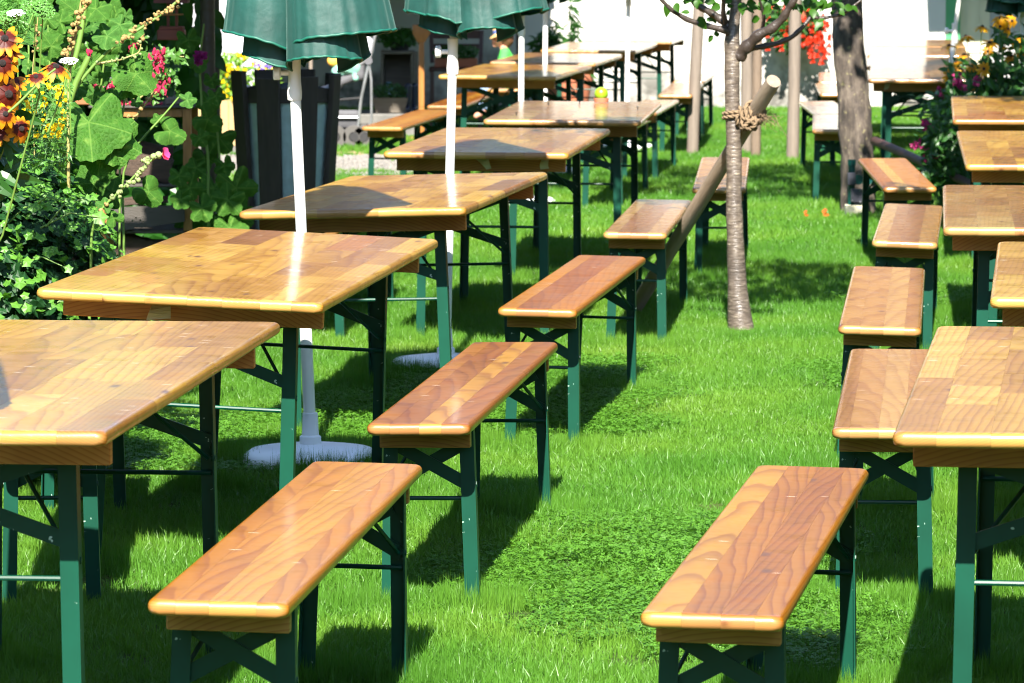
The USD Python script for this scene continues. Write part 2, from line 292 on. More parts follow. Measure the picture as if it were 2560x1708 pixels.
HALF = .17
lawn = UsdGeom.PointInstancer.Define(stage, '/World/lawn_grass')
tag(lawn, 'sunlit green lawn grass with clover patches under all the benches and tables', 'grass', kind='stuff')
protos = []
for k in range(4): protos.append(obj('tall_tuft', blades(1400, HALF, .022, .052, 40 + k, width=.0023), M['grass'], '/World/lawn_grass', smooth=False))
for k in range(3): protos.append(obj('short_tuft', blades(1200, HALF, .014, .034, 60 + k, lean=.8, width=.0022), M['grass'], '/World/lawn_grass', smooth=False))
for k in range(3): protos.append(obj('clover_mat', cat_mesh([clovers(1500, HALF, 80 + k)]), M['clover'], '/World/lawn_grass', smooth=False))
for k in range(2): protos.append(obj('far_tuft', blades(480, HALF, .025, .06, 90 + k, width=.0055), M['grass'], '/World/lawn_grass', smooth=False))
pos, idx, ori, scl = [], [], [], []
def gravel_here(x, y): return 29.9 < y < 32.7 and x < -.5 - .25 * math.sin(3 * y) and x > -4.3
for y in np.arange(6.6, 41.6, .27):
    hw = .117 * y * 1.12 + .35
    for x in np.arange(-hw, hw, .27):
        px, py = x + rnd.uniform(-.09, .09), y + rnd.uniform(-.09, .09)
        if py > 41.2 or (gravel_here(px, py) and rnd.random() < .93): continue
        if 32.7 <= py < 35 and px < -.5 and rnd.random() < .5: continue
        nz = float(meshkit.noise(np.array([px * 1.1, py * .55, 3.3]), 5)); n2 = float(meshkit.noise(np.array([px * 2.3, py * 1.4, 7.7]), 8))
        dc = math.hypot((px - .38) / .75, (py - 11.2) / 1.9)
        clov = nz > .7 or dc + (n2 - .5) * .9 < .62
        dry = math.hypot(px + .98, (py - 11.0) / 1.6) < .16
        if dry and rnd.random() < .6: continue
        ks = []
        if py > 23: ks = [10 + rnd.randrange(2)] + ([rnd.randrange(4)] if rnd.random() < .45 else [])
        elif clov: ks = [7 + rnd.randrange(3), 4 + rnd.randrange(3)] if rnd.random() < .45 else [7 + rnd.randrange(3), rnd.randrange(4)]
        else: ks = [rnd.randrange(4), 4 + rnd.randrange(3)]
        for k in ks:
            a = rnd.uniform(0, 2 * math.pi); s = rnd.uniform(.75, 1.12) * (.72 + .62 * n2)
            pos.append((px, py, 0)); idx.append(k); ori.append((math.cos(a / 2), 0, 0, math.sin(a / 2))); scl.append((1.06, 1.06, s))
def tuft_at(x, y, s, k=None):
    a = rnd.uniform(0, 2 * math.pi); pos.append((x, y, 0)); idx.append(rnd.randrange(4) if k is None else k); ori.append((math.cos(a / 2), 0, 0, math.sin(a / 2))); scl.append((.62, .62, s))
for key, (x, y, z, yaw, pt, rl) in POSES.items():                     # the mower leaves longer grass round the feet
    hl, hw_ = (.82, .27) if z > .6 else (.90, .12)
    for e in (-1, 1):
        for o in (-1, 1):
            fx, fy = x + math.sin(yaw) * e * hl + math.cos(yaw) * o * hw_, y + math.cos(yaw) * e * hl - math.sin(yaw) * o * hw_
            for q in range(2): tuft_at(fx + rnd.uniform(-.05, .05), fy + rnd.uniform(-.06, .02), rnd.uniform(1.2, 1.75))
for cx_, cy_ in ((-.636, 13.8), (-.257, 16.75), (.95, 18.2)):
    for q in range(26): a = rnd.uniform(0, 6.28); r_ = .28 if cx_ < 0 else .1; tuft_at(cx_ + r_ * math.cos(a), cy_ + r_ * math.sin(a), rnd.uniform(1.2, 1.7) if cx_ < 0 else rnd.uniform(.7, 1.0))
lawn.CreatePrototypesRel().SetTargets([p.GetPath() for p in protos])
lawn.CreatePositionsAttr(Vt.Vec3fArray([Gf.Vec3f(*map(float, p)) for p in pos])); lawn.CreateProtoIndicesAttr(Vt.IntArray(idx))
lawn.CreateOrientationsAttr(Vt.QuathArray([Gf.Quath(*map(float, o)) for o in ori])); lawn.CreateScalesAttr(Vt.Vec3fArray([Gf.Vec3f(*map(float, s)) for s in scl]))

# ---------------------------------------------------------------- beer tables and benches
def slab(w, L, th, r=.013, cr=.02):
    """Rounded plate with its top at z = 0."""
    P = []
    for a in np.linspace(0, math.pi / 2, 6):
        for sgn in (1, -1):
            ins = r * (1 - math.cos(a)); z = -th / 2 + sgn * (th / 2 - r + r * math.sin(a))
            hx, hy, c = w / 2 - ins, L / 2 - ins, cr
            for sx, sy in ((1, 1), (-1, 1), (-1, -1), (1, -1)):
                for b in np.linspace(0, math.pi / 2, 5): P.append([sx * (hx - c + c * math.cos(b)), sy * (hy - c + c * math.sin(b)), z])
    return m3.Manifold.hull_points(P)

def cut(s, x0, x1, y0, y1):
    return s ^ m3.Manifold.cube([x1 - x0, y1 - y0, .2]).translate([x0, y0, -.1])

def leg_mesh(x, y, side, end, ztop, splay=.012):
    """Angle-iron leg: one flange faces the end of the table, the other its long side."""
    w, t = .036, .0035
    o, e = side, end
    prof = [(0, 0), (-o * w, 0), (-o * w, -e * t), (-o * t, -e * t), (-o * t, -e * w), (0, -e * w)]
    V = []
    for z, sh in ((-.012, splay), (ztop, 0)):
        V += [[x + o * sh + a, y + e * sh * .6 + b, z] for a, b in prof]
    a = m3.Manifold.hull_points([V[i + k] for k in (0, 6) for i in (0, 1, 2, 3)]); b = m3.Manifold.hull_points([V[i + k] for k in (0, 6) for i in (0, 3, 4, 5)])
    return a + b

def set_frame(root, H, th, L, ins, half, bat_w, bat_h, rod_z, x_lo, x_hi, reach, leg_gap):
    """Battens, legs and braces under the top at height H."""
    zb = H - th
    for e in (-1, 1):
        yb = e * (L / 2 - ins)
        obj('batten', cbox(-bat_w / 2, bat_w / 2, min(yb, yb - e * .026), max(yb, yb - e * .026), zb - bat_h, zb - .0005, .002), M['batten_wood'], root, seed=(rnd.random(), rnd.random()))
        yl = yb - e * leg_gap
        for o in (-1, 1):
            obj('leg', leg_mesh(o * half, yl, o, e, zb - .002), M['green_steel'], root)
        for o in (-1, 1):
            yy = yl - e * (.006 if o > 0 else .0105)
            obj('cross_brace', bar((-o * (half - .03), yy, x_hi), (o * (half - .006), yy, x_lo), .004, .032, up=(0, 0, 1)), M['green_steel'], root)
        obj('stretcher', tube([(-half + .004, yl - e * .014, rod_z), (half - .004, yl - e * .014, rod_z)], .0055, 8), M['green_steel'], root)
        for o in (-1, 1):
            obj('strut', tube([(o * (half - .012), yl - e * .022, rod_z + .035), (o * .035, yl - e * reach, zb - .004)], .005, 6), M['green_steel'], root)
            obj('bolt', tube([(o * (half - .004), yl - e * .02, rod_z + .035), (o * (half + .006), yl - e * .02, rod_z + .035)], .0075, 6), M['green_steel'], root)

WT, WB, LEN, TH = .75, .256, 2.2, .030
def make_table(path, seed, m):
    r = random.Random(seed); p = stage.CreateClassPrim(path); UsdGeom.Xform.Define(stage, path); stage.GetPrimAtPath(path).SetSpecifier(Sdf.SpecifierClass)
    s = slab(WT, LEN, TH).translate([0, 0, .77]); n = 8
    ws = np.array([r.uniform(.8, 1.25) for _ in range(n)]); xs = -WT / 2 + np.concatenate([[0], np.cumsum(ws / ws.sum() * WT)])
    for k in range(n):
        y = -LEN / 2
        while y < LEN / 2 - .01:
            y1 = y + r.uniform(.28, .75)
            if y1 > LEN / 2 - .2: y1 = LEN / 2
            g = .00012
            blk = cut(s.translate([0, 0, -.77]), xs[k] - (k == 0) * .01 + g, xs[k + 1] + (k == n - 1) * .01 - g, y - (y <= -LEN / 2) * .01 + g, y1 + (y1 >= LEN / 2) * .01 - g).translate([0, 0, .77])
            obj('board', blk, M[m], path, smooth=25, seed=(r.random(), min(max(r.gauss(.52, .27), 0), 1)))
            y = y1
    set_frame(path, .77, TH, LEN, .20, .262, WT - .06, .058, .45, .52, .69, .30, .085)
    return path

def make_bench(path, seed, m, split=None):
    r = random.Random(seed); stage.CreateClassPrim(path); UsdGeom.Xform.Define(stage, path); stage.GetPrimAtPath(path).SetSpecifier(Sdf.SpecifierClass)
    s = slab(WB, LEN, TH); n = split or r.choice([3, 4, 4])
    ws = np.array([r.uniform(.7, 1.4) for _ in range(n)]); xs = -WB / 2 + np.concatenate([[0], np.cumsum(ws / ws.sum() * WB)])
    for k in range(n):
        g = .00012
        blk = cut(s, xs[k] - (k == 0) * .01 + g, xs[k + 1] + (k == n - 1) * .01 - g, -LEN, LEN).translate([0, 0, .48])
        obj('board', blk, M[m], path, smooth=25, seed=(r.random(), min(max(r.gauss(.5, .33), 0), 1)))
    set_frame(path, .48, TH, LEN, .13, .112, WB - .03, .044, .27, .30, .405, .26, .072)
    return path

TV = [make_table('/World/table_model' + (f'_{k:03d}' if k else ''), 100 + k, 'table_wood') for k in range(5)]
TW = [make_table('/World/pale_table_model' + (f'_{k:03d}' if k else ''), 150 + k, 'worn_wood') for k in range(2)]
BV = [make_bench('/World/bench_model' + (f'_{k:03d}' if k else ''), 200 + k, 'deep_wood' if k in (1, 2) else 'bench_wood', s) for k, s in enumerate([4, 4, 4, 3, 4])]
BW = [make_bench('/World/pale_bench_model' + (f'_{k:03d}' if k else ''), 250 + k, 'worn_wood') for k in range(3)]

def put(name, model, pose, label, cat, group, nominal):
    x, y, z, yaw, pt, rl = pose
    p = UsdGeom.Xform.Define(stage, numbered(name))
    cy, sy = math.cos(yaw), math.sin(yaw)
    ax = np.array([sy * math.cos(pt), cy * math.cos(pt), math.sin(pt)]); lat0 = np.array([cy, -sy, 0]); up = np.cross(lat0, ax)
    lat = lat0 * math.cos(rl) + up * math.sin(rl); up = np.cross(lat, ax)
    o = np.array([x, y, z]) - up * nominal
    p.AddTransformOp().Set(Gf.Matrix4d(*lat, 0, *ax, 0, *up, 0, *o, 1))
    p.GetPrim().GetReferences().AddInternalReference(model); p.GetPrim().SetInstanceable(True)
    return tag(p, label, cat, group)

R = math.radians
def ps(k, z=None, **kw): return POSES[k]
def flat(x, y, yaw, z): return (x, y, z, R(yaw), 0, 0)
TG, BG = 'wooden beer tables with green folding legs', 'wooden beer benches with green folding legs'
for model, pose, label in [
    (TV[0], ps('T1'), 'nearest table of the left row, cut off by the left picture edge'),
    (TV[1], ps('T2'), 'second table of the left row, torn cream tape under its front edge'),
    (TV[2], ps('T3'), 'third table of the left row, behind the nearest umbrella pole, a pointed shadow across it'),
    (TV[3], ps('T4'), 'fourth table of the left row, two strips of tape hanging from its front batten'),
    (TW[0], ps('T5'), 'table that carries the lime green ball in its dish'),
    (TV[4], ps('T6'), 'table behind the two small left benches, pale glare on its right half'),
    (TW[1], ps('T7'), 'table just in front of the seated child, pale with glare'),
    (TW[0], ps('T8'), 'last but one table of the left row, beside the thin white pole near the wall'),
    (TW[1], flat(1.08, 37.85, 6, .76), 'farthest table of the left row, standing against the white house wall'),
    (TV[2], ps('Q1'), 'nearest table at the right edge, overlapping the reddish second bench'),
    (TV[4], ps('Q2'), 'second table of the right row, only its left corner in the picture'),
    (TW[0], ps('Q3'), 'third table of the right row, with a grey streak near its front edge'),
    (TV[3], ps('Q4'), 'fourth table of the right row, just in front of the one below the yellow flowers'),
    (TV[0], ps('Q5'), 'table of the right row directly below the yellow flowers'),
    (TW[1], (2.68, 28.25, .775, R(5), R(.4), 0), 'table right of the old tree trunk, crossed green legs in view beneath it'),
    (TW[0], flat(2.87, 30.75, 5, .77), 'table behind the leaning blue-grey umbrella pole at right, dark front edge'),
    (TW[1], flat(3.09, 33.4, 5, .77), 'third table in the far right row before the house door'),
    (TW[0], flat(3.31, 35.8, 5, .77), 'farthest table at right, nearest to the green door frame')]:
    put('beer_table', model, pose, label, 'table', TG, .77)
for model, pose, label in [
    (BV[0], ps('B1'), 'nearest bench left of the grass aisle, large honey seat in the bottom left'),
    (BV[1], ps('B2'), 'second bench left of the aisle, deep orange seat'),
    (BV[3], ps('B3'), 'third bench left of the aisle, striped pale and reddish seat'),
    (BW[0], ps('B4'), 'fourth bench left of the aisle, crossed by the slanting stake'),
    (BW[1], ps('B5'), 'bench directly behind the young tree stem, pale seat'),
    (BV[2], ps('R1'), 'nearest bench right of the aisle, orange seat with bold grain'),
    (BW[2], ps('R2'), 'second bench right of the aisle, partly hidden by the nearest right table'),
    (BW[1], ps('R3'), 'third bench right of the aisle, reddish pale seat seen almost end on'),
    (BW[0], ps('R4'), 'fourth bench right of the aisle, grey weathered band at its far end'),
    (BV[4], ps('R5'), 'bench in front of the old tree trunk, turned to the left'),
    (BV[4], flat(-1.2, 11.75, -3, .48), 'bench hidden behind the nearest left table, only its green legs showing'),
    (BV[3], flat(-.735, 18.85, 5, .48), 'bench left of the fourth table, only its tip showing under the third table'),
    (BV[0], ps('L1'), 'small bench with a honey seat beside the slatted bin and the pushchair'),
    (BV[1], ps('L2'), 'small bench behind the second umbrella pole'),
    (BV[2], flat(.05, 34.5, 6, .48), 'bench on which the small child is sitting'),
    (BW[0], flat(.65, 27.25, 6.7, .48), 'bench hidden beside the ball table, its right edge showing'),
    (BW[1], flat(.95, 30.2, 6, .48), 'white glaring bench right behind the corner of the ball table'),
    (BW[2], ps('B6'), 'bench before the house wall left of the leftmost wooden post'),
    (BW[1], ps('B7'), 'farthest bench left, touching the house wall behind the leftmost wooden post'),
    (BW[2], flat(2.03, 27.7, 4, .48), 'white glaring bench just left of the old tree trunk'),
    (BW[0], flat(2.14, 29.95, 1, .48), 'brown edged bench behind the glaring bench at the old trunk'),
    (BW[1], flat(2.47, 33.6, 3, .48), 'far bench half hidden behind the old tree trunk'),
    (BW[2], flat(2.66, 36.2, 4, .48), 'farthest bench at right, behind the old tree trunk by the wall')]:
    put('beer_bench', model, pose, label, 'bench', BG, .48)
# ---------------------------------------------------------------- house, path, posts
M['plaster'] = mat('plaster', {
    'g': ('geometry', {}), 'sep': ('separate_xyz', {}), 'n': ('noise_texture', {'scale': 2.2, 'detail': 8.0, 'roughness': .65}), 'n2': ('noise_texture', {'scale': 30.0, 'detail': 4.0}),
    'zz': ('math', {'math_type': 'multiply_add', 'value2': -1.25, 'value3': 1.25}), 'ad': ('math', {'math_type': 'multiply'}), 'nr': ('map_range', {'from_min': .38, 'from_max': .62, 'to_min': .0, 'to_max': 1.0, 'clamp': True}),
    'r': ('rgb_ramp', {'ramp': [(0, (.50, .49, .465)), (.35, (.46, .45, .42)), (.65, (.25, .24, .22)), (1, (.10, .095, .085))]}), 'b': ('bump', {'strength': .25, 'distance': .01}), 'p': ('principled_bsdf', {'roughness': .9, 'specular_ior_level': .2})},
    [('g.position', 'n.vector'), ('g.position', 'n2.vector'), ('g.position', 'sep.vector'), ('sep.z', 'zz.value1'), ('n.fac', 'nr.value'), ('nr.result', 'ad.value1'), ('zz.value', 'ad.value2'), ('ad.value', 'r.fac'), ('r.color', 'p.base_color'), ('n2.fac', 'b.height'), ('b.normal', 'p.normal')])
M['roof'] = plain('roof', (.10, .05, .035), .8, .3, 3.0)
M['door_cream'] = plain('door_cream', (.62, .58, .42), .5, .08, 3.0)
M['door_grey'] = plain('door_grey', (.36, .36, .35), .5, .08, 3.0)
M['green_paint'] = plain('green_paint', (.07, .34, .14), .45, .12, 4.0)
M['stone'] = plain('stone', (.15, .145, .135), .9, .3, 8.0, bump=.4)
hs = thing('house', 'long white plastered house wall with stained foot behind all the tables', 'house', loc=(1.5, 41.5, 0))
YW = 0.0
obj('wall', box(-11, 2.60, 0, .35, -.1, 2.5), M['plaster'], hs); obj('wall', box(3.9, 11, 0, .35, -.1, 2.5), M['plaster'], hs); obj('wall', box(2.60, 3.9, 0, .35, 2.15, 2.5), M['plaster'], hs)
obj('wall', box(-11, 11, 7.65, 8, -.1, 2.5), M['plaster'], hs); obj('wall', box(-11, -10.65, .352, 7.648, -.1, 2.5), M['plaster'], hs); obj('wall', box(10.65, 11, .352, 7.648, -.1, 2.5), M['plaster'], hs)
obj('roof', hull([(-11.4, -.6, 2.38), (11.4, -.6, 2.38), (-11.4, 8.6, 2.38), (11.4, 8.6, 2.38), (-11.4, -.6, 2.52), (11.4, -.6, 2.52), (-11.4, 8.6, 2.52), (11.4, 8.6, 2.52), (-11.4, 4, 7.6), (11.4, 4, 7.6)]), M['roof'], hs, smooth=False)
fr = obj('door_frame', cat_mesh([box(2.602, 2.74, .02, .30, 0, 2.14), box(3.76, 3.898, .02, .30, 0, 2.14), box(2.742, 3.758, .02, .30, 2.01, 2.14)]), M['green_paint'], hs, smooth=False)
def door(x0, x1, y, m):
    d = obj('door', box(x0, x1, y, y + .05, .02, 2.0), m, hs, smooth=False)
    for z0, z1 in ((.12, .55), (.66, 1.15), (1.26, 1.85)):
        for a, b, c, e in ((x0 + .07, x1 - .07, z1 - .02, z1), (x0 + .07, x1 - .07, z0, z0 + .02), (x0 + .07, x0 + .09, z0 + .021, z1 - .021), (x1 - .09, x1 - .07, z0 + .021, z1 - .021)):
            obj('moulding', box(a, b, y - .012, y - .0005, c, e), m, d, smooth=False)
    return d
door(2.742, 3.03, .10, M['door_cream']); d2 = door(3.034, 3.756, .10, M['door_grey'])
obj('door_handle', tube([(3.08, .10, 1.02), (3.08, .05, 1.02), (3.18, .05, 1.02)], .009, 8), M['stone'], d2)
obj('porch_canopy', hull([(2.35, -1.72, 2.30), (4.6, -1.72, 2.30), (2.35, -.61, 2.36), (4.6, -.61, 2.36), (2.35, -1.72, 2.35), (4.6, -1.72, 2.35), (2.35, -.61, 2.41), (4.6, -.61, 2.41)]), M['roof'], hs, smooth=False)
obj('door_step', cbox(2.5, 4.0, -.42, -.002, -.05, .07, .01), M['stone'], hs)

M['gravel'] = plain('gravel', (.20, .185, .165), .95, .2, 9.0)
gpath = []
for k in range(41): 
    y = 29.7 + 3.0 * k / 40; gpath.append((-.5 - .25 * math.sin(3 * y), y))
gp = np.array([[x, y, .006] for x, y in gpath] + [[-4.6, y, .006] for _, y in gpath]); gf = [[k, 41 + k, 42 + k, k + 1] for k in range(40)]
tag(obj('gravel_path', (gp, np.array(gf)), M['gravel'], smooth=False), kind='structure')
pv = np.array(trimesh.creation.icosphere(0).vertices); pf = np.array(trimesh.creation.icosphere(0).faces)
n = 5200; P = np.stack([rng.uniform(-4.3, -.35, n), rng.uniform(29.8, 32.7, n), np.full(n, .008)], 1); P = P[P[:, 0] < -.45 - .25 * np.sin(3 * P[:, 1]) + rng.normal(0, .05, len(P))]
Mt = mats(P, rng.normal(0, 1, (len(P), 3)), rng.uniform(.010, .026, len(P))); 
tag(obj('gravel_stones', spread(pv * [1, .8, .6], pf, Mt), M['gravel'], smooth=False), 'loose pale gravel stones of the path behind the slatted bin', 'gravel', kind='stuff')
M['dry_soil'] = plain('dry_soil', (.34, .25, .13), .95, .3, 6.0)
tag(obj('bare_ground', (np.array([[-4.6, 32.72, .005], [-.45, 32.72, .005], [-.6, 35.2, .005], [-4.6, 35.2, .005]]), np.array([[0, 1, 2, 3]])), M['dry_soil'], smooth=False), kind='structure')

M['grey_wood'] = plain('grey_wood', (.18, .145, .115), .75, .28, 4.0, stretch=(14, 14, 1.0), bump=.3)
M['brown_wood'] = plain('brown_wood', (.16, .115, .08), .8, .3, 5.0, stretch=(8, 8, 1.2), bump=.4)
M['dark_metal'] = plain('dark_metal', (.02, .022, .025), .5, .2)
def post(name, u0, v0, utop, Y, r, m, label, cat, zt=2.7, grp=None):
    b, t = at(u0, v0, Y), at(utop, 0, Y); b[2] = 0
    dx = (t[0] - b[0]) / t[2]
    th = thing(name, label, cat, grp, loc=b)
    zz = np.linspace(-.05, zt, 14); pts = [(dx * z + .004 * math.sin(3 * z + u0), .004 * math.cos(2.3 * z), z) for z in zz]
    obj('shaft', tube(pts, [r * (1.06 - .05 * z / zt + .03 * math.sin(7 * z + u0)) for z in zz], 14), m, th, smooth=60)
    return th
post('wooden_post', 1731, 393, 1748, 32.6, .042, M['grey_wood'], 'leftmost round grey wooden post on the lawn, beside the benches at the wall', 'post')
post('wooden_post', 1866, 386, 1866, 33.0, .043, M['grey_wood'], 'grey wooden post right behind the young tree stem', 'post')
post('wooden_post', 1980, 402, 1990, 32.1, .043, M['grey_wood'], 'grey wooden post standing in front of the red hanging flowers', 'post')
post('weathered_post', 1890, 396, 1893, 32.5, .036, M['brown_wood'], 'thin brownish post between two grey posts', 'post')
post('iron_rod', 1880, 390, 1881, 33.2, .010, M['dark_metal'], 'thin dark rod next to the grey post behind the young tree', 'rod')

# ---------------------------------------------------------------- parasols
M['white_paint'] = plain('white_paint', (.80, .80, .79), .25, .03, 6.0, coat_weight=.3)
M['white_plastic'] = plain('white_plastic', (.78, .77, .74), .3, .04, 6.0)
M['base_plastic'] = plain('base_plastic', (.82, .83, .86), .45, .08, 5.0)
M['canopy'] = mat('canopy', {
    'tc': ('texture_coordinate', {}), 'n': ('noise_texture', {'scale': 9.0, 'detail': 5.0}), 'r': ('rgb_ramp', {'ramp': [(.3, (.0015, .036, .029)), (.7, (.004, .058, .047))]}),
    'n2': ('noise_texture', {'scale': 900.0, 'detail': 1.0}), 'n3': ('noise_texture', {'scale': 11.0, 'detail': 3.0}), 'ad': ('math', {'math_type': 'multiply_add', 'value2': .05}), 'b': ('bump', {'strength': .35, 'distance': .02}),
    'p': ('principled_bsdf', {'roughness': .6, 'sheen_weight': .1, 'sheen_tint': (.5, .9, .8)}), 't': ('translucent_bsdf', {}), 'x': ('mix_closure', {'fac': .12})},
    [('tc.object', 'n.vector'), ('n.fac', 'r.fac'), ('r.color', 'p.base_color'), ('r.color', 't.color'), ('tc.object', 'n2.vector'), ('tc.object', 'n3.vector'), ('n2.fac', 'ad.value1'), ('n3.fac', 'ad.value3'), ('ad.value', 'b.height'), ('b.normal', 'p.normal'), ('p.BSDF', 'x.closure1'), ('t.BSDF', 'x.closure2')], surface='x.closure')
M['hem'] = plain('hem', (.004, .10, .066), .5, .15)

def canopy_mesh(R0, zh, zt, lobes, ph, seed, rim=.105, nz=22, na=300, depth=.62, pleat=.02, ks=(9, 13, 17)):
    a = np.linspace(0, 2 * np.pi, na, endpoint=False); r_ = np.random.default_rng(seed)
    w = sum(r_.normal(0, .35) * np.cos(k * a + r_.uniform(0, 6.3)) for k in (1, 2, 3))
    lob = np.abs(np.cos(lobes / 2 * (a - ph) + .35 * (w - w[np.argmin(np.abs(np.cos(lobes / 2 * (a - ph))))]))) ** .62
    fine = sum(pleat * r_.choice([-1, 1]) * r_.uniform(.4, 1) * (np.abs(np.cos(k / 2 * a + r_.uniform(0, 6.3))) ** .7 - .6) for k in ks) + sum(r_.normal(0, .004) * np.cos(k * a + r_.uniform(0, 6.3)) for k in (19, 27, 37))
    rows = []
    for t in np.linspace(0, 1, nz):
        k = (1 - t); R = .045 + (R0 - .045) * k ** .8
        prof = (1 - depth) + depth * lob
        r = R * (1 + (prof - 1) * min(1, .55 + .6 * k)) * (1 + fine * k)
        z = zh + (zt - zh) * t + rim * k ** 3 * (lob - .45) + .012 * k ** 4 * w + .35 * k ** 3 * fine * (1 - lob * .5)
        rows.append(np.stack([r * np.cos(a), r * np.sin(a), z], 1))
    V = np.vstack(rows); i, j = np.meshgrid(np.arange(nz - 1), np.arange(na), indexing='ij')
    q = np.stack([i * na + j, i * na + (j + 1) % na, (i + 1) * na + (j + 1) % na, (i + 1) * na + j], -1).reshape(-1, 4)
    return V, q, rows[0]

def parasol(base, lean, label, lobes=5, ph=0.0, seed=1, R0=.30, zh=1.25, top=2.45, canopy=True, base_r=.225, collar=1.21, pole_r=.0175, pleat=.03, rim=.085, ks=(5, 9, 14), off=0.0):
    th = thing('closed_parasol', label, 'parasol', loc=(base[0], base[1], 0))
    ax = lambda z: np.array([lean[0] * z, lean[1] * z, z])
    obj('pole', tube([ax(.05), ax(.55)], pole_r * 1.1, 16), M['white_paint'], th, smooth=50)
    obj('pole', tube([ax(.552), ax(collar)], pole_r * .98, 16), M['white_paint'], th, smooth=50)
    obj('pole', tube([ax(collar), ax(top + .1)], pole_r * .8, 14), M['white_plastic'], th, smooth=50)
    c = ax(collar)
    v, f = lathe([(.0195, -.075), (.0225, -.072), (.0235, -.05), (.020, -.015), (.0195, .02), (.0205, .052), (.0215, .062), (.0140, .064)], 20); 
    k = obj('collar', (v + c, f), M['white_plastic'], th, smooth=50)
    kv, kf = lathe([(0, .055), (.020, .055), (.023, .052), (.023, .036), (.020, .033), (.009, .03), (.009, 0)], 16)
    Rm = np.array([[0, 0, -1.0], [0, 1, 0], [1, 0, 0]])
    obj('clamp_knob', (kv @ Rm.T + c + [-.012, 0, .012], kf[:, ::-1] if False else kf), M['white_plastic'], k, smooth=50)
    pr = [(0, .075), (.03, .075), (.032, .062), (.10, .058), (.19, .046), (.215, .030), (base_r, .012), (base_r, -.01)]
    v, f = lathe(pr[::-1], 48); obj('base', (v, f), M['base_plastic'], th, smooth=40)
    v, f = lathe([(.034, .056), (.034, .085), (.027, .09), (.024, .16), (.0195, .162)], 20); obj('base_socket', (v + [lean[0] * .1, lean[1] * .1, 0], f), M['base_plastic'], th, smooth=40)
    if canopy:
        V, q, hem = canopy_mesh(R0, zh, top, lobes, ph, seed, rim=rim, pleat=pleat, ks=ks)
        o = ax(zh) * [1, 1, 0]; V[:, 0] += off * np.repeat(1 - np.linspace(0, 1, 22), 300); hem[:, 0] += off
        ck = obj('canopy', (V + o + [0, 0, 0], q), M['canopy'], th, smooth=50)
        obj('hem', tube(np.vstack([hem, hem[:1]]) + o, .0045, 6, caps=False), M['hem'], ck, smooth=60)
        V2, q2, hem2 = canopy_mesh(R0 * .80, zh - .055, top - .2, 3, ph + .9, seed + 7, rim=.05, nz=12, pleat=.03, ks=(5, 8))
        V2[:, 0] += off * np.repeat(1 - np.linspace(0, 1, 12), 300); hem2[:, 0] += off
        c2 = obj('inner_fold', (V2 + o, q2), M['canopy'], th, smooth=50)
        obj('hem', tube(np.vstack([hem2, hem2[:1]]) + o, .004, 6, caps=False), M['hem'], c2, smooth=60)
        v, f = lathe([(.0, top + .14), (.02, top + .12), (.045, top + .05), (.06, top - .02)], 16); obj('top_cap', (v + ax(top) * [1, 1, 0], f[:, ::-1]), M['canopy'], th, smooth=50)
    return th
parasol((-.636, 13.8), (-.040, 0), 'nearest closed green parasol, rising behind the second left table', lobes=2, ph=.06, seed=3, R0=.272, zh=1.325, collar=1.225, pleat=.006, off=.055)
parasol((-1.30, 7.78), (0, 0), 'closed green parasol left of the picture whose shadow falls on the nearest left table', lobes=2, ph=.1, seed=14, R0=.30, zh=1.30, pleat=.01)
parasol((-.257, 16.75), (.025, 0), 'second closed green parasol with many tight folds, its pole reflected in the third table', lobes=2, ph=.0, seed=12, R0=.272, zh=1.345, collar=1.21, pleat=.05, rim=.06, ks=(7, 11, 15), off=.085)
parasol((.054, 26.9), (.004, 0), 'white parasol pole rising just left of the ball table glare, by the seated child', lobes=7, seed=5, collar=1.12)
parasol((.225, 30.4), (.006, 0), 'thin white parasol pole in front of the wall shrub', lobes=7, seed=6)
parasol((.88, 33.7), (.012, 0), 'white parasol pole standing alone before the bare white wall', lobes=7, seed=8, collar=1.18)
parasol((2.86, 29.47), (.115, 0), 'leaning blue-grey shaded parasol pole behind the far right tables', lobes=7, seed=9, collar=1.0, zh=1.5)
parasol((2.99, 25.75), (.01, 0), 'closed green parasol in the top right corner above the yellow flowers', lobes=2, ph=.2, seed=10, R0=.29, zh=1.25, pleat=.05)

# ---------------------------------------------------------------- young tree with stake, old tree
M['cherry_bark'] = mat('cherry_bark', {
    'tc': ('texture_coordinate', {}), 'mp': ('mapping', {'scale': (26, 26, 115)}), 'n': ('noise_texture', {'scale': 1.0, 'detail': 4.0, 'roughness': .6}),
    'r': ('rgb_ramp', {'ramp': [(.3, (.055, .043, .037)), (.5, (.10, .080, .067)), (.62, (.145, .12, .10)), (.69, (.26, .22, .17)), (.78, (.31, .27, .20))]}),
    'n2': ('noise_texture', {'scale': 5.0, 'detail': 4.0}), 'r2': ('rgb_ramp', {'ramp': [(.3, (.65, .65, .66)), (.7, (1.2, 1.18, 1.1))]}), 'm': ('mix', {'mix_type': 'multiply', 'fac': 1.0}),
    'b': ('bump', {'strength': .7, 'distance': .006}), 'p': ('principled_bsdf', {'roughness': .34, 'coat_weight': .15})},
    [('tc.object', 'mp.vector'), ('mp.vector', 'n.vector'), ('n.fac', 'r.fac'), ('tc.object', 'n2.vector'), ('n2.fac', 'r2.fac'), ('r.color', 'm.color1'), ('r2.color', 'm.color2'), ('m.color', 'p.base_color'), ('n.fac', 'b.height'), ('b.normal', 'p.normal')])
M['dark_bark'] = plain('dark_bark', (.045, .033, .027), .42, .4, 9.0, stretch=(1, 1, 1), bump=.5)
M['tree_leaf'] = leafy('tree_leaf', (.035, .11, .010), (.08, .21, .02), trans=.4)
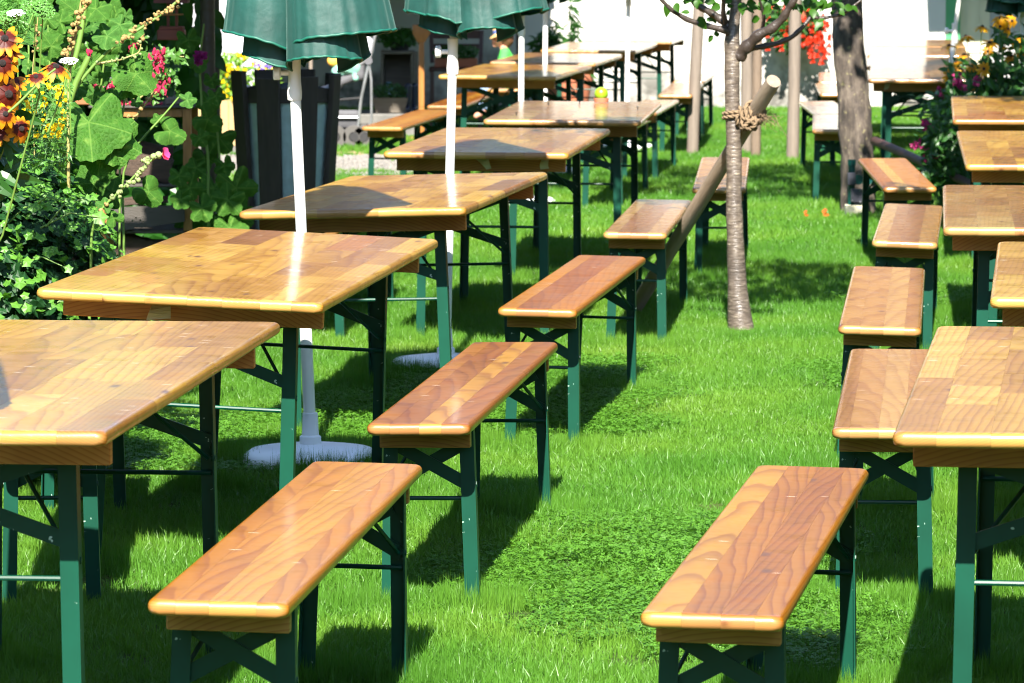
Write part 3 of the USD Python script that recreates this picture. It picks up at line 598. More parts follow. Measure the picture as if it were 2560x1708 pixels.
def leaf_blade(n=5, wid=.42, fold=.18, curl=.25):
    """Pointed oval leaf along +x of unit length."""
    t = np.linspace(0, 1, n + 1); w = wid * np.sin(np.pi * t ** .8) * .5 * 1.15; z = -curl * t ** 2
    V = [[0, 0, 0]]; F = []
    for k in range(1, n): V += [[t[k], w[k], z[k] + fold * w[k]], [t[k], 0, z[k]], [t[k], -w[k], z[k] + fold * w[k]]]
    V.append([1, 0, z[-1]]); e = len(V) - 1
    F += [[0, 2, 1], [0, 3, 2]]
    for k in range(n - 2):
        a = 1 + 3 * k; F += [[a, a + 1, a + 4], [a, a + 4, a + 3], [a + 1, a + 2, a + 5], [a + 1, a + 5, a + 4]]
    a = 1 + 3 * (n - 2); F += [[a, a + 1, e], [a + 1, a + 2, e]]
    return np.array(V, float), np.array(F)
def zoomT(x, y, Y=18.2): return at(1600 + x * .35714, y * .35714, Y)
TB = np.array([at(1853, 839, 18.2)[0], 18.2, 0])
tr = thing('young_tree', 'young cherry tree with smooth banded stem on the lawn aisle, few small leaves', 'tree', loc=TB)
tp = [at(1855, 856, 18.2), at(1853, 822, 18.2), at(1845, 740, 18.2), at(1842, 690, 18.2), at(1837, 560, 18.2), at(1835, 464, 18.2), at(1834, 357, 18.2), at(1832, 286, 18.2), at(1830, 214, 18.2), at(1831, 143, 18.2), at(1830, 107, 18.2), at(1834, 71, 18.2), at(1841, 0, 18.2)]
up = tp[-1]; tp += [up + np.array(x) for x in ((.02, 0, .25), (.0, .02, .6), (.03, 0, 1.0), (.02, 0, 1.5))]
tr_r = [.074, .055, .043, .039, .0345, .0325, .0315, .031, .0315, .033, .033, .025, .022, .018, .014, .010, .004]
pp = np.array(tp) - TB; s_ = np.linspace(0, 1, len(pp)); sf = np.linspace(0, 1, 90); pf_ = np.stack([np.interp(sf, s_, pp[:, k]) for k in range(3)], 1); rf = np.interp(sf, s_, tr_r)
v, f = tube(pf_, rf, 20); nn = meshkit.fbm(v * [30, 30, 12], 3, 4)[:, None] - .5
axis_pt = np.repeat(pf_, 20, 0); v[:len(axis_pt)] += (v[:len(axis_pt)] - axis_pt) * nn[:len(axis_pt)] * .22
obj('trunk', (v, f), M['cherry_bark'], tr, smooth=True)
def limb(pts, r0, r1, dy=0.0):
    P = np.array([zoomT(*p, 18.2 + dy * k / max(len(pts) - 1, 1)) for k, p in enumerate(pts)]) - TB
    s = np.linspace(0, 1, len(P)); q = np.linspace(0, 1, len(P) * 4); pq = np.stack([np.interp(q, s, P[:, k]) for k in range(3)], 1)
    pq[1:-1] = (pq[:-2] + 2 * pq[1:-1] + pq[2:]) / 4
    rr = r0 + (r1 - r0) * q; rr = rr * (1 + .12 * np.sin(q * 40))
    obj('branch', tube(pq, rr, 10), M['dark_bark'], tr, smooth=60); return pq
limbs = [limb([(640, 275), (610, 215), (480, 185), (330, 140), (220, 70), (150, 0), (90, -80)], .016, .006, -.12),
         limb([(625, 190), (560, 130), (480, 80), (400, 40), (360, 0), (300, -120)], .019, .009, .15),
         limb([(605, 170), (582, 90), (585, 0), (570, -150)], .012, .007, -.1),
         limb([(690, 400), (720, 355), (770, 305), (835, 240), (920, 205), (1000, 130), (1040, 60), (1085, 0), (1150, -120)], .030, .010, -.15),
         limb([(730, 345), (840, 330), (950, 308), (1060, 265), (1140, 190), (1195, 122), (1275, 5), (1330, -100)], .014, .006, .1),
         limb([(1195, 122), (1290, 128), (1420, 100), (1480, 55), (1545, 3), (1600, -60)], .008, .004, .05),
         limb([(855, 215), (870, 130), (850, 40), (820, -60)], .009, .004, -.1)]
lb, lf_ = leaf_blade(5, .62, .25, .25)
spots = [(310, 35, 34), (410, 115, 36), (520, 75, 32), (600, 105, 28), (600, 210, 26), (515, 250, 22), (540, 262, 20), (840, 130, 28), (800, 165, 22), (880, 165, 34), (830, 25, 34), (890, 15, 24), (1250, 40, 24), (1280, 150, 30), (1245, 155, 18), (1340, 110, 22), (1425, 75, 32), (1385, 65, 22), (1225, 70, 20), (1320, 40, 16), (465, 130, 18), (1190, 10, 22), (950, 20, 26), (1290, 8, 20), (640, 160, 16), (1150, -5, 26), (700, 20, 30), (560, 30, 30), (450, 20, 26), (770, 60, 26), (980, 70, 22), (1060, 30, 26), (350, 90, 22), (900, 60, 30), (620, 60, 22), (1360, 30, 26), (1480, 40, 22), (250, 20, 26)] + [(rnd.choice([200, 330, 440, 560, 640, 720, 830, 960, 1060, 1180, 1280, 1380]) + rnd.uniform(-50, 50), rnd.uniform(-15, 70), rnd.uniform(22, 36)) for _ in range(34)]
for (x, y, L) in spots:
    c = zoomT(x, y, 18.2 + rnd.uniform(-.12, .12)) - TB
    mt = mats([c], [[rnd.uniform(-.7, .7), -.8, rnd.uniform(.1, 1.1)]], L * 2 * .35714 / 601 * 1.5, rnd.uniform(0, 6.28))[0]
    obj('leaf', (lb, lf_), M['tree_leaf'], tr, smooth=True, mtx=mt)
# the crown above the picture shades the lawn
n = 3400; P = rng.normal(0, 1, (n, 3)); P /= np.linalg.norm(P, axis=1, keepdims=True); P *= rng.uniform(.3, 1, (n, 1)) ** .5 * [1.0, 1.0, .75]
cl = meshkit.noise(P * 2.6 + 9, 3); P = P[cl > .42]; P = P + [-.05, .0, 2.45]; P = P[P[:, 2] > 1.72]
tag(obj('crown', spread(lb, lf_, mats(P, rng.normal(0, 1, (len(P), 3)) + [0, 0, .8], rng.uniform(.06, .10, len(P)))), M['tree_leaf'], tr, smooth=False), kind='stuff')
for k in range(7):
    a = k * .9; obj('branch', tube([(-.05, 0, 1.55 + .12 * k), (.35 * math.cos(a), .35 * math.sin(a), 1.95 + .12 * k), (.8 * math.cos(a), .8 * math.sin(a), 2.25 + .1 * k)], [.012, .008, .003], 6), M['dark_bark'], tr, smooth=60)

M['stake_wood'] = plain('stake_wood', (.26, .205, .15), .6, .3, 4.0, stretch=(10, 10, 1.5), bump=.4)
g0, g1 = np.array([.535, 19.32, 0.0]), at(1934, 203, 18.02); dd = (g1 - g0) / np.linalg.norm(g1 - g0)
st = thing('tree_stake', 'slanting round grey wooden stake tied to the young tree stem', 'stake', loc=g0)
L_ = np.linalg.norm(g1 - g0); tt = np.linspace(-.1, L_, 24); vs, fs = tube([(0, 0, t) for t in tt], [.0315 * (1 + .03 * math.sin(9 * t)) for t in tt], 16)
t_, a_, b_ = frame(dd); Mx = np.eye(4); Mx[:3, :3] = np.stack([a_, b_, t_], 1)
obj('shaft', (vs, fs), M['stake_wood'], st, smooth=50, mtx=Mx)
M['rope'] = plain('rope', (.22, .15, .085), .95, .35, 60.0, bump=.5)
rc = at(1834, 287, 18.2); sp_ = g0 + dd * ((rc[2] - .0 - g0[2]) / dd[2]); 
rp = thing('rope_tie', 'brown twisted rope lashing the stake to the young tree stem', 'rope', loc=rc)
def ring(c, n_, r, w, turns=1, sq=1.0, ph=0, pitch=0.012):
    t, a, b = frame(n_); k = 26 * turns; out = []
    for j in range(k + 1):
        th = ph + 2 * math.pi * j / 26; out.append(np.asarray(c) + a * r * math.cos(th) + b * r * sq * math.sin(th) + t * (pitch * (j / 26 - turns / 2)))
    return np.array(out)
def twisted(P, w, name='strand'):
    """Two plies wound round each other."""
    P = np.asarray(P); s = np.concatenate([[0], np.cumsum(np.linalg.norm(np.diff(P, axis=0), axis=1))]); q = np.arange(0, s[-1], w * .55); pq = np.stack([np.interp(q, s, P[:, k]) for k in range(3)], 1)
    t = np.gradient(pq, axis=0); t /= np.linalg.norm(t, axis=1, keepdims=True); a = np.cross(t, [.3, .2, .93]); a /= np.linalg.norm(a, axis=1, keepdims=True); b = np.cross(t, a)
    return cat_mesh([tube(pq + w * .5 * (a * np.cos(q / w * 1.1 + p)[:, None] + b * np.sin(q / w * 1.1 + p)[:, None]), w * .62, 6) for p in (0, math.pi)])
spr = sp_ - rc
obj('strand', twisted(ring((0, 0, 0), (0, .1, 1), .042, .01, 2, pitch=.017), .0078), M['rope'], rp, smooth=True)
obj('strand', twisted(ring(spr + dd * .01, dd, .044, .01, 3, pitch=.017), .0078), M['rope'], rp, smooth=True)
obj('strand', twisted(ring(spr * .5 + [0, -.03, -.005], spr, .028, .01, 3, 1.3, pitch=.02), .0078), M['rope'], rp, smooth=True)
obj('knot', twisted(np.array([spr * .75 + np.array([.03 * math.sin(2.1 * t), -.06 + .018 * math.cos(3.3 * t), -.035 + .026 * math.cos(1.7 * t)]) for t in np.linspace(0, 12, 70)]), .0075), M['rope'], rp, smooth=True)
fz = []
for k in range(46):
    o = spr + np.array([.035, -.05, -.005]) + rng.normal(0, .012, 3); fz.append(tube([o, o + rng.normal(0, .016, 3) + [.012, 0, -.004], o + rng.normal(0, .026, 3) + [.03, 0, -.012]], .0009, 3))
tag(obj('frayed_end', cat_mesh(fz), M['rope'], rp), kind='stuff')

M['old_bark'] = mat('old_bark', {
    'tc': ('texture_coordinate', {}), 'mp': ('mapping', {'scale': (1, 1, .35)}), 'n': ('noise_texture', {'scale': 22.0, 'detail': 7.0, 'roughness': .7}),
    'r': ('rgb_ramp', {'ramp': [(.32, (.022, .017, .015)), (.48, (.085, .066, .053)), (.6, (.16, .128, .10)), (.72, (.27, .235, .18))]}), 'n2': ('noise_texture', {'scale': 3.5, 'detail': 3.0}), 'r2': ('rgb_ramp', {'ramp': [(.32, (.4, .38, .36)), (.6, (1, 1, 1))]}), 'm': ('mix', {'mix_type': 'multiply', 'fac': 1.0}),
    'v': ('noise_texture', {'scale': 34.0, 'detail': 3.0}), 'vr': ('rgb_ramp', {'ramp': [(0, (0, 0, 0)), (.62, (0, 0, 0)), (.68, (1, 1, 1))]}), 'lx': ('mix', {'color2': (.46, .42, .18)}), 'vm': ('math', {'math_type': 'multiply', 'value2': .25}),
    'b': ('bump', {'strength': .9, 'distance': .015}), 'p': ('principled_bsdf', {'roughness': .8})},
    [('tc.object', 'mp.vector'), ('mp.vector', 'n.vector'), ('n.fac', 'r.fac'), ('mp.vector', 'n2.vector'), ('n2.fac', 'r2.fac'), ('r.color', 'm.color1'), ('r2.color', 'm.color2'), ('tc.object', 'v.vector'), ('v.fac', 'vr.fac'), ('vr.color', 'vm.value1'), ('vm.value', 'lx.fac'), ('m.color', 'lx.color1'), ('lx.color', 'p.base_color'), ('n.fac', 'b.height'), ('b.normal', 'p.normal')])
OB = np.array([at(2146, 540, 26)[0], 26, 0])
ot = thing('old_tree', 'thick old tree trunk with lichen and dark upper bark at right', 'tree', loc=OB)
op = [at(2147, 552, 26), at(2146, 500, 26), at(2143, 400, 26), at(2137, 300, 26), at(2129, 200, 26), at(2122, 110, 26), at(2116, 0, 26)]; op = [p - OB for p in op]; op += [op[-1] + np.array([-.05, 0, .5]), op[-1] + np.array([-.08, .05, 1.2])]
orr = [.112, .100, .096, .098, .096, .094, .088, .08, .07]
s_ = np.linspace(0, 1, len(op)); sf = np.linspace(0, 1, 70); of = np.stack([np.interp(sf, s_, np.array(op)[:, k]) for k in range(3)], 1); rf = np.interp(sf, s_, orr)
v, f = tube(of, rf, 28); axp = np.repeat(of, 28, 0); nn = meshkit.fbm(v[:len(axp)] * [14, 14, 4], 4, 9)[:, None] - .5; v[:len(axp)] += (v[:len(axp)] - axp) * nn * .55
obj('trunk', (v, f), M['old_bark'], ot, smooth=True)
n = 8500; P = rng.normal(0, 1, (n, 3)); P /= np.linalg.norm(P, axis=1, keepdims=True); P *= rng.uniform(.2, 1, (n, 1)) ** .45 * [2.3, 2.0, 1.3]
cl = meshkit.noise(P * 1.7 + 21, 6); P = P[cl > .48] + [.35, -1.0, 3.75]
tag(obj('crown', spread(lb, lf_, mats(P, rng.normal(0, 1, (len(P), 3)) + [0, 0, .8], rng.uniform(.07, .12, len(P)))), M['tree_leaf'], ot, smooth=False), kind='stuff')
for k in range(8):
    a = k * .8 + .3; obj('branch', tube([op[-1] - [0, 0, .6 - .05 * k], np.array([.6 * math.cos(a), .6 * math.sin(a), 3.1 + .1 * k]), np.array([.35 + 1.5 * math.cos(a), .2 + 1.5 * math.sin(a), 3.7 + .12 * k])], [.045, .028, .008], 7), M['old_bark'], ot, smooth=60)
M['dark_brown'] = plain('dark_brown', (.05, .022, .016), .6, .3, 6.0, stretch=(1, 8, 8))
p0, p1 = at(2186, 352, 25.75), at(2372, 436, 24.3); 
dp = thing('dark_pole', 'dark brown round pole leaning down from the old tree trunk to the right', 'pole', loc=p0)
obj('shaft', tube([(0, 0, 0), (p1 - p0) * .5 + [0, 0, .004], (p1 - p0), (p1 - p0) * 1.9], [.026, .025, .024, .022], 12), M['dark_brown'], dp, smooth=50)

def shade_tree(label, c, rad, n, tx, ty, seed):
    r_ = np.random.default_rng(seed); th = thing('garden_tree', label, 'tree', loc=(tx, ty, 0)); P = r_.normal(0, 1, (n, 3)); P /= np.linalg.norm(P, axis=1, keepdims=True); P = P * r_.uniform(.3, 1, (n, 1)) ** .45 * rad + np.array(c) - [tx, ty, 0]
    P = P[meshkit.noise(P * 2.1, seed) > .4]
    tag(obj('crown', spread(lb, lf_, mats(P, r_.normal(0, 1, P.shape) + [0, 0, .8], r_.uniform(.09, .15, len(P)))), M['tree_leaf'], th, smooth=False), kind='stuff')
    obj('trunk', tube([(0, 0, -.05), (.02, 0, 1.0), (-.05, .02, 2.0), np.array(c) - [tx, ty, 0]], [.11, .09, .07, .03], 12), M['old_bark'], th, smooth=50)
shade_tree('leafy tree standing beyond the right picture edge beside the yellow flowers', (3.15, 22.3, 3.1), [1.4, 1.3, .85], 3400, 4.1, 22.3, 71)
# trees all round the garden, outside the picture
P, N = [], []
r_ = np.random.default_rng(77)
for k in range(16000):
    side = r_.integers(0, 3); t = r_.random()
    if side == 0: p = (-9.5 + r_.normal(0, .8), -14 + 52 * t, 0)
    elif side == 1: p = (8.8 + r_.normal(0, .8), -14 + 52 * t, 0)
    else: p = (-9 + 17.5 * t, -15.5 + r_.normal(0, .7), 0)
    h = 8.5 if side < 2 else 5.5
    P.append((p[0], p[1], h * (1 + .25 * math.sin(p[0] * .9 + p[1] * .55)) * r_.random())); N.append(r_.normal(0, 1, 3) + (0, 0, .4))
tag(obj('tree_belt', spread(lb * [1, 1.4, 1], lf_, mats(P, N, r_.uniform(.5, .9, len(P)))), M['tree_leaf'], smooth=False), 'belt of tall leafy trees round the garden outside the picture', 'trees', kind='stuff')
# ---------------------------------------------------------------- slatted bin
M['bin_slat'] = plain('bin_slat', (.055, .043, .034), .75, .45, 5.0, stretch=(9, 9, 1.0), bump=.5)
M['zinc'] = plain('zinc', (.46, .62, .60), .5, .2, 14.0)
M['bin_liner'] = plain('bin_liner', (.012, .012, .014), .35, .2)
bb = at(717, 600, 21.4); bb[2] = 0
bn = thing('slatted_bin', 'tall round litter bin of dark vertical wooden slats around grey metal', 'bin', loc=bb)
v, f = lathe([(0, .10), (.172, .10), (.231, .90), (.222, .90), (.168, .12)], 36); obj('metal_drum', (v, f), M['zinc'], bn, smooth=40)
for zz_ in (.16, .885):
    r_ = .1735 + (.231 - .172) * (zz_ - .1) / .8; v, f = lathe([(r_, zz_ - .035), (r_ + .006, zz_ - .035), (r_ + .006, zz_ + .035), (r_, zz_ + .035)], 36); obj('hoop', (v, f), M['bin_slat'], bn, smooth=40)
v, f = lathe([(.2335, .89), (.2345, .915), (.228, .925), (.19, .905), (.17, .70)], 30); v[:, 2] += .012 * np.sin(5 * np.arctan2(v[:, 1], v[:, 0])); obj('bin_bag', (v, f), M['bin_liner'], bn, smooth=40)
for k in range(8):
    a = -math.pi / 2 - .30 + k * 2 * math.pi / 8; c, s = math.cos(a), math.sin(a); wd = [.118, .10, .105, .13][k % 4]; zt = .985 + rnd.uniform(-.02, .02)
    P = []
    for z, r_, w in ((.0, .180, wd * .93), (zt, .243, wd)):
        for dr in (0, .026):
            for o in (-1, 1):
                for ch in (0, 1):
                    rr, ww = (r_ + dr - (.004 if ch and dr else 0), w / 2 - (.004 if not ch and dr else 0)); P.append((c * rr - s * o * ww, s * rr + c * o * ww, z))
    obj('slat', hull(P), M['bin_slat'], bn, smooth=20)

# ---------------------------------------------------------------- pushchair
M['alu'] = plain('alu', (.42, .43, .45), .3, .1, 6.0, metallic=.7)
M['grey_cloth'] = plain('grey_cloth', (.10, .10, .11), .9, .2, 20.0); M['black_cloth'] = plain('black_cloth', (.02, .02, .022), .8, .2)
M['white_cloth'] = plain('white_cloth', (.5, .5, .54), .85, .05, 7.0, bump=.3); M['mint'] = plain('mint', (.22, .50, .40), .9, .1, 10.0, bump=.5); M['orange_cloth'] = plain('orange_cloth', (.85, .42, .06), .8, .1)
M['tyre'] = plain('tyre', (.085, .08, .075), .8, .1); M['blue_plastic'] = plain('blue_plastic', (.05, .22, .55), .4, .1)
so = at(895, 364, 34.2); so[2] = 0
pc = thing('pushchair', 'grey pushchair with white hood and mint blanket behind the slatted bin', 'pushchair', loc=so)
def S(u, v, dy=0.0): return at(u, v, 34.2 + dy) - so
def blob(pts, rad, sub=.02, it=8):
    ms = [m3.Manifold.hull_points([list(np.array(p) + r * np.array(q)) for p, r in seg for q in trimesh.creation.icosphere(1).vertices]) for seg in pts]
    m = m3.Manifold.batch_boolean(ms, m3.OpType.Add).refine_to_length(sub).to_mesh(); t = trimesh.Trimesh(m.vert_properties[:, :3], m.tri_verts); trimesh.smoothing.filter_taubin(t, iterations=it); return t
for dy in (-.2, .2):
    obj('frame_tube', tube([S(940, 78, dy), S(919, 172, dy), S(903, 245, dy), S(894, 330, dy)], .012, 10), M['alu'], pc, smooth=60)
    obj('frame_tube', tube([S(921, 150, dy), S(928, 200, dy), S(929, 300, dy), S(912, 338, dy)], .010, 10), M['alu'], pc, smooth=60)
    obj('joint', tube([S(921, 152, dy - .02), S(921, 152, dy + .02)], .032, 12), M['grey_cloth'], pc, smooth=50)
    for u, v in ((885, 335), (910, 338), (838, 340)):
        for w in (-.025, .025):
            wh = obj('wheel', lathe([(.04, -.012), (.085, -.012), (.09, 0), (.085, .012), (.04, .012), (.04, -.012)], 24), M['tyre'], pc, smooth=40, mtx=np.block([[np.array([[1, 0, 0], [0, 0, 1], [0, -1, 0]]), (S(u, v, dy + w) * [1, 1, 0] + [0, 0, .088]).reshape(3, 1)], [np.zeros((1, 3)), np.ones((1, 1))]]))
            obj('hub', lathe([(0, -.014), (.036, -.014), (.038, 0), (.036, .014), (0, .014)], 12), M['black_cloth'], wh, smooth=40)
obj('handle', tube([S(940, 78, -.2), S(940, 78, .2)], .014, 10), M['black_cloth'], pc)
obj('hood', blob([[(S(905, 118, -.14), .10), (S(905, 118, .14), .10), (S(872, 105, 0), .12)], [(S(900, 150, -.14), .05), (S(900, 150, .14), .05), (S(905, 112, -.14), .09), (S(905, 112, .14), .09)]], 0), M['white_cloth'], pc, smooth=True)
obj('seat', blob([[(S(850, 205, -.13), .035), (S(850, 205, .13), .035), (S(900, 185, -.13), .04), (S(900, 185, .13), .04)], [(S(905, 120, -.13), .03), (S(905, 120, .13), .03), (S(900, 190, -.13), .04), (S(900, 190, .13), .04)], [(S(830, 240, -.1), .03), (S(830, 240, .1), .03), (S(850, 205, -.13), .035), (S(850, 205, .13), .035)]], 0), M['grey_cloth'], pc, smooth=True)
bl = blob([[(S(848, 178, -.12), .055), (S(848, 178, .12), .055), (S(885, 165, -.12), .07), (S(885, 165, .12), .07)], [(S(872, 150, -.1), .05), (S(872, 150, .1), .05), (S(890, 190, -.13), .04), (S(890, 190, .0), .04)]], 0, .015); vv = np.array(bl.vertices); vv += (meshkit.fbm(vv * 14, 3, 2)[:, None] - .5) * .05; bl.vertices = vv
obj('blanket', bl, M['mint'], pc, smooth=True)
obj('cushion', blob([[(S(832, 152, -.08), .045), (S(850, 148, .05), .045)]], 0), M['orange_cloth'], pc, smooth=True); obj('bottle', tube([S(858, 138, -.1), S(868, 134, -.1)], .022, 12), M['blue_plastic'], pc, smooth=50)
obj('basket', blob([[(S(842, 285, -.15), .03), (S(842, 285, .15), .03), (S(890, 285, -.15), .03), (S(890, 285, .15), .03), (S(845, 312, -.13), .03), (S(845, 312, .13), .03), (S(888, 312, -.13), .03), (S(888, 312, .13), .03)]], 0), M['grey_cloth'], pc, smooth=True)
obj('basket_rim', tube([S(836, 294, -.19), S(893, 294, -.19)], .008, 8), M['alu'], pc)
obj('underframe', tube([S(843, 250, -.18), S(903, 245, -.18)], .009, 8), M['black_cloth'], pc); obj('underframe', tube([S(843, 250, .18), S(903, 245, .18)], .009, 8), M['black_cloth'], pc)

# ---------------------------------------------------------------- things by the shaded wall
M['fern'] = leafy('fern', (.03, .115, .015), (.065, .19, .03), trans=.3)
M['herb'] = leafy('herb', (.05, .13, .045), (.10, .21, .08), trans=.3)
M['terracotta'] = plain('terracotta', (.46, .15, .075), .8, .15, 6.0)
M['varnish_wood'] = plain('varnish_wood', (.34, .14, .03), .4, .25, 4.0, stretch=(10, 10, 1))
M['red_wood'] = plain('red_wood', (.07, .020, .012), .45, .3, 5.0)
M['weather'] = plain('weather', (.17, .145, .115), .85, .3, 6.0, stretch=(1, 8, 8), bump=.4)
smallleaf = leaf_blade(3, .5, .2, .3)
def tuft(c, rad, n, size, up=.6, seed=0, bias=0.0):
    r_ = np.random.default_rng(seed); P = r_.normal(0, 1, (n, 3)); P /= np.linalg.norm(P, axis=1, keepdims=True); P *= r_.uniform(.35, 1, (n, 1)) ** .5 
    N = P * .7 + r_.normal(0, .5, (n, 3)) + [0, bias, up]
    return spread(*smallleaf, mats(np.asarray(c) + P * np.asarray(rad), N, r_.uniform(.6, 1.25, n) * size, rng=r_))
def block(c0, c1, Y0, Y1, z0=None):
    """Box in the picture from (u0, v0) to (u1, v1) at depth Y0, going back to Y1."""
    a, b = at(*c0, Y0), at(*c1, Y0); return min(a[0], b[0]), max(a[0], b[0]), Y0, Y1, (min(a[2], b[2]) if z0 is None else z0), max(a[2], b[2])
x0, x1, y0, y1, z0, z1 = block((951, 128), (1045, 300), 36.4, 36.8, 0.0)
cr = thing('crate_shelf', 'grey upright wooden crate used as shelf, dark inside', 'crate', loc=((x0 + x1) / 2, y0, 0)); w_, h_ = (x1 - x0) / 2, z1
for nm, b in (('side_board', (-w_, -w_ + .025, 0, .36, 0, h_ - .025)), ('side_board', (w_ - .06, w_ - .035, 0, .36, 0, h_ - .025)), ('top_board', (-w_, w_ - .03, -.01, .37, h_ - .024, h_)), ('bottom_board', (-w_ + .026, w_ - .061, 0, .36, .0, .025)), ('shelf_board', (-w_ + .026, w_ - .061, 0.01, .36, .235, .255)), ('back_board', (-w_ + .026, w_ - .061, .335, .36, .026, .234)), ('back_board', (-w_ + .026, w_ - .061, .335, .36, .256, h_ - .026)), ('post', (w_ - .03, w_, -.005, .03, 0, h_))):
    obj(nm, cbox(*b), M['weather'], cr, smooth=20)
c = np.array([(x0 + x1) / 2, 36.55, 0]); jz = at(970, 220, 36.5)
v, f = lathe([(0, 0), (.05, 0), (.055, .02), (.056, .09), (.03, .13), (.022, .16), (.026, .17)], 20); jug = thing('blue_jug', 'light blue jug standing inside the grey crate shelf', 'jug', loc=(at(972, 220, 36.5)[0], 36.55, .256)); obj('body', (v, f), plain('blue_glaze', (.20, .33, .48), .35, .1), jug, smooth=50); obj('handle', tube([(.05, 0, .03), (.085, 0, .06), (.075, 0, .12), (.03, 0, .145)], .008, 8), M['alu'], jug, smooth=60)
fp = thing('fern_pot', 'bushy dark green fern on top of the grey crate shelf', 'plant', loc=(c[0], 36.58, h_)); v, f = lathe([(0, 0), (.07, 0), (.095, .075), (.085, .075)], 20); obj('bowl', (v, f), M['black_cloth'], fp); tag(obj('foliage', tuft((-.01, 0, .11), (.185, .15, .085), 900, .038, seed=31), M['fern'], fp, smooth=False), kind='stuff')
x0, x1, y0, y1, z0, z1 = block((930, 245), (1020, 282), 35.6, 35.8)
tq = thing('wooden_trough', 'low grey wooden trough with grey-green herbs before the crate shelf', 'planter', loc=((x0 + x1) / 2, 35.6, z0)); w_ = (x1 - x0) / 2; h_ = z1 - z0
for nm, P in (('front_board', [(-w_, -.02, h_), (w_, -.02, h_), (-w_ + .03, .02, 0), (w_ - .03, .02, 0), (-w_, 0, h_), (w_, 0, h_), (-w_ + .03, .04, 0), (w_ - .03, .04, 0)]), ('back_board', [(-w_, .22, h_), (w_, .22, h_), (-w_ + .03, .2, 0), (w_ - .03, .2, 0), (-w_, .24, h_), (w_, .24, h_), (-w_ + .03, .22, 0), (w_ - .03, .22, 0)])): obj(nm, hull(P), M['weather'], tq, smooth=20)
for o in (-1, 1): obj('end_board', hull([(o * (w_ - .005), .001, h_ - .004), (o * (w_ - .005), .219, h_ - .004), (o * (w_ - .034), .041, .002), (o * (w_ - .034), .199, .002), (o * (w_ - .025), .001, h_ - .004), (o * (w_ - .025), .219, h_ - .004), (o * (w_ - .054), .041, .002), (o * (w_ - .054), .199, .002)]), M['weather'], tq, smooth=20)
tag(obj('soil', box(-w_ + .03, w_ - .03, .03, .2, .02, h_ - .02), M['dry_soil'], tq, smooth=False), kind=None)
tag(obj('herbs', tuft((-.0, .1, h_ + .05), (.15, .12, .07), 900, .028, seed=33), M['herb'], tq, smooth=False), kind='stuff')
x0, x1, y0, y1, z0, z1 = block((880, 282), (1062, 318), 35.5, 36.0, 0)
gs = thing('stone_step', 'long low grey stone step under the wooden trough', 'step', loc=((x0 + x1) / 2, 35.45, 0)); obj('slab', cbox(-(x1 - x0) / 2, (x1 - x0) / 2, 0, .9, -.03, at(930, 283, 35.6)[2] - .003, .01), M['stone'], gs, smooth=20)
bt = thing('rubber_boots', 'pair of dark boots standing right of the wooden trough', 'boots', loc=at(1026, 278, 35.7)); M['rubber'] = plain('rubber', (.018, .025, .05), .4, .2)
for o in (0, .055): obj('boot', blob([[((o - .02, o, .022), .024), ((o - .02, o - .09, .018), .02)], [((o - .02, o, .022), .026), ((o - .02, o, .20), .031)]], 0, .012), M['rubber'], bt, smooth=True)
ws = thing('wooden_stand', 'orange-brown varnished wooden stand with broad top left of the second parasol pole', 'stand', loc=at(1054, 268, 35.2)); b0 = at(1054, 268, 35.2); hh = at(1054, 62, 35.2)[2] - b0[2]
obj('shaft', cbox(-.022, .022, -.022, .022, 0, hh - .14, .004), M['varnish_wood'], ws); obj('head', hull([(-.07, -.04, hh), (.07, -.04, hh), (-.07, .04, hh), (.07, .04, hh), (-.07, -.04, hh - .07), (.07, -.04, hh - .07), (-.03, -.03, hh - .141), (.03, -.03, hh - .141), (-.03, .03, hh - .141), (.03, .03, hh - .141), (-.07, .04, hh - .07), (.07, .04, hh - .07)]), M['varnish_wood'], ws); obj('foot', cbox(-.10, .10, -.10, .10, -b0[2], -b0[2] + .03, .004), M['varnish_wood'], ws); obj('lower_shaft', cbox(-.022, .022, -.022, .022, -b0[2] + .031, -.0005, .002), M['varnish_wood'], ws)
# chair with plant box on its seat
ch = thing('wooden_chair', 'dark red-brown wooden chair with plants on its seat by the shaded wall', 'chair', loc=at(1140, 170, 37.0) * [1, 1, 0]); cw = .205; sz = at(1140, 168, 37.0)[2]; bt_ = at(1140, 78, 37.2)[2]
for o in (-1, 1):
    obj('leg', bar((o * cw, -.19, 0), (o * cw * .97, -.18, sz - .03), .035, .035, up=(0, 1, 0)), M['red_wood'], ch); obj('back_post', bar((o * cw, .24, 0), (o * cw, .20, sz), .035, .035, up=(0, 1, 0)), M['red_wood'], ch); obj('back_post', bar((o * cw, .20, sz + .03), (o * cw * 1.05, .27, bt_), .035, .035, up=(0, 1, 0)), M['red_wood'], ch)
    obj('stretcher', bar((o * cw, -.17, .2), (o * cw, .215, .2), .02, .03), M['red_wood'], ch)
obj('seat', cbox(-cw - .02, cw + .02, -.21, .21, sz - .0295, sz, .006), M['red_wood'], ch); obj('top_rail', bar((-cw * 1.03, .27, bt_ - .03), (cw * 1.03, .27, bt_ - .03), .02, .07), M['red_wood'], ch); obj('back_rail', bar((-cw, .235, sz + .17), (cw, .235, sz + .17), .018, .04), M['red_wood'], ch)
pb = thing('plant_box', 'brown plant box full of green ferns on the dark red chair', 'planter', loc=at(1140, 168, 37.0)); obj('box', cbox(-.18, .18, -.10, .10, .0005, .075, .006), M['terracotta'], pb); tag(obj('foliage', tuft((0, 0, .12), (.2, .13, .075), 900, .035, seed=35), M['fern'], pb, smooth=False), kind='stuff')
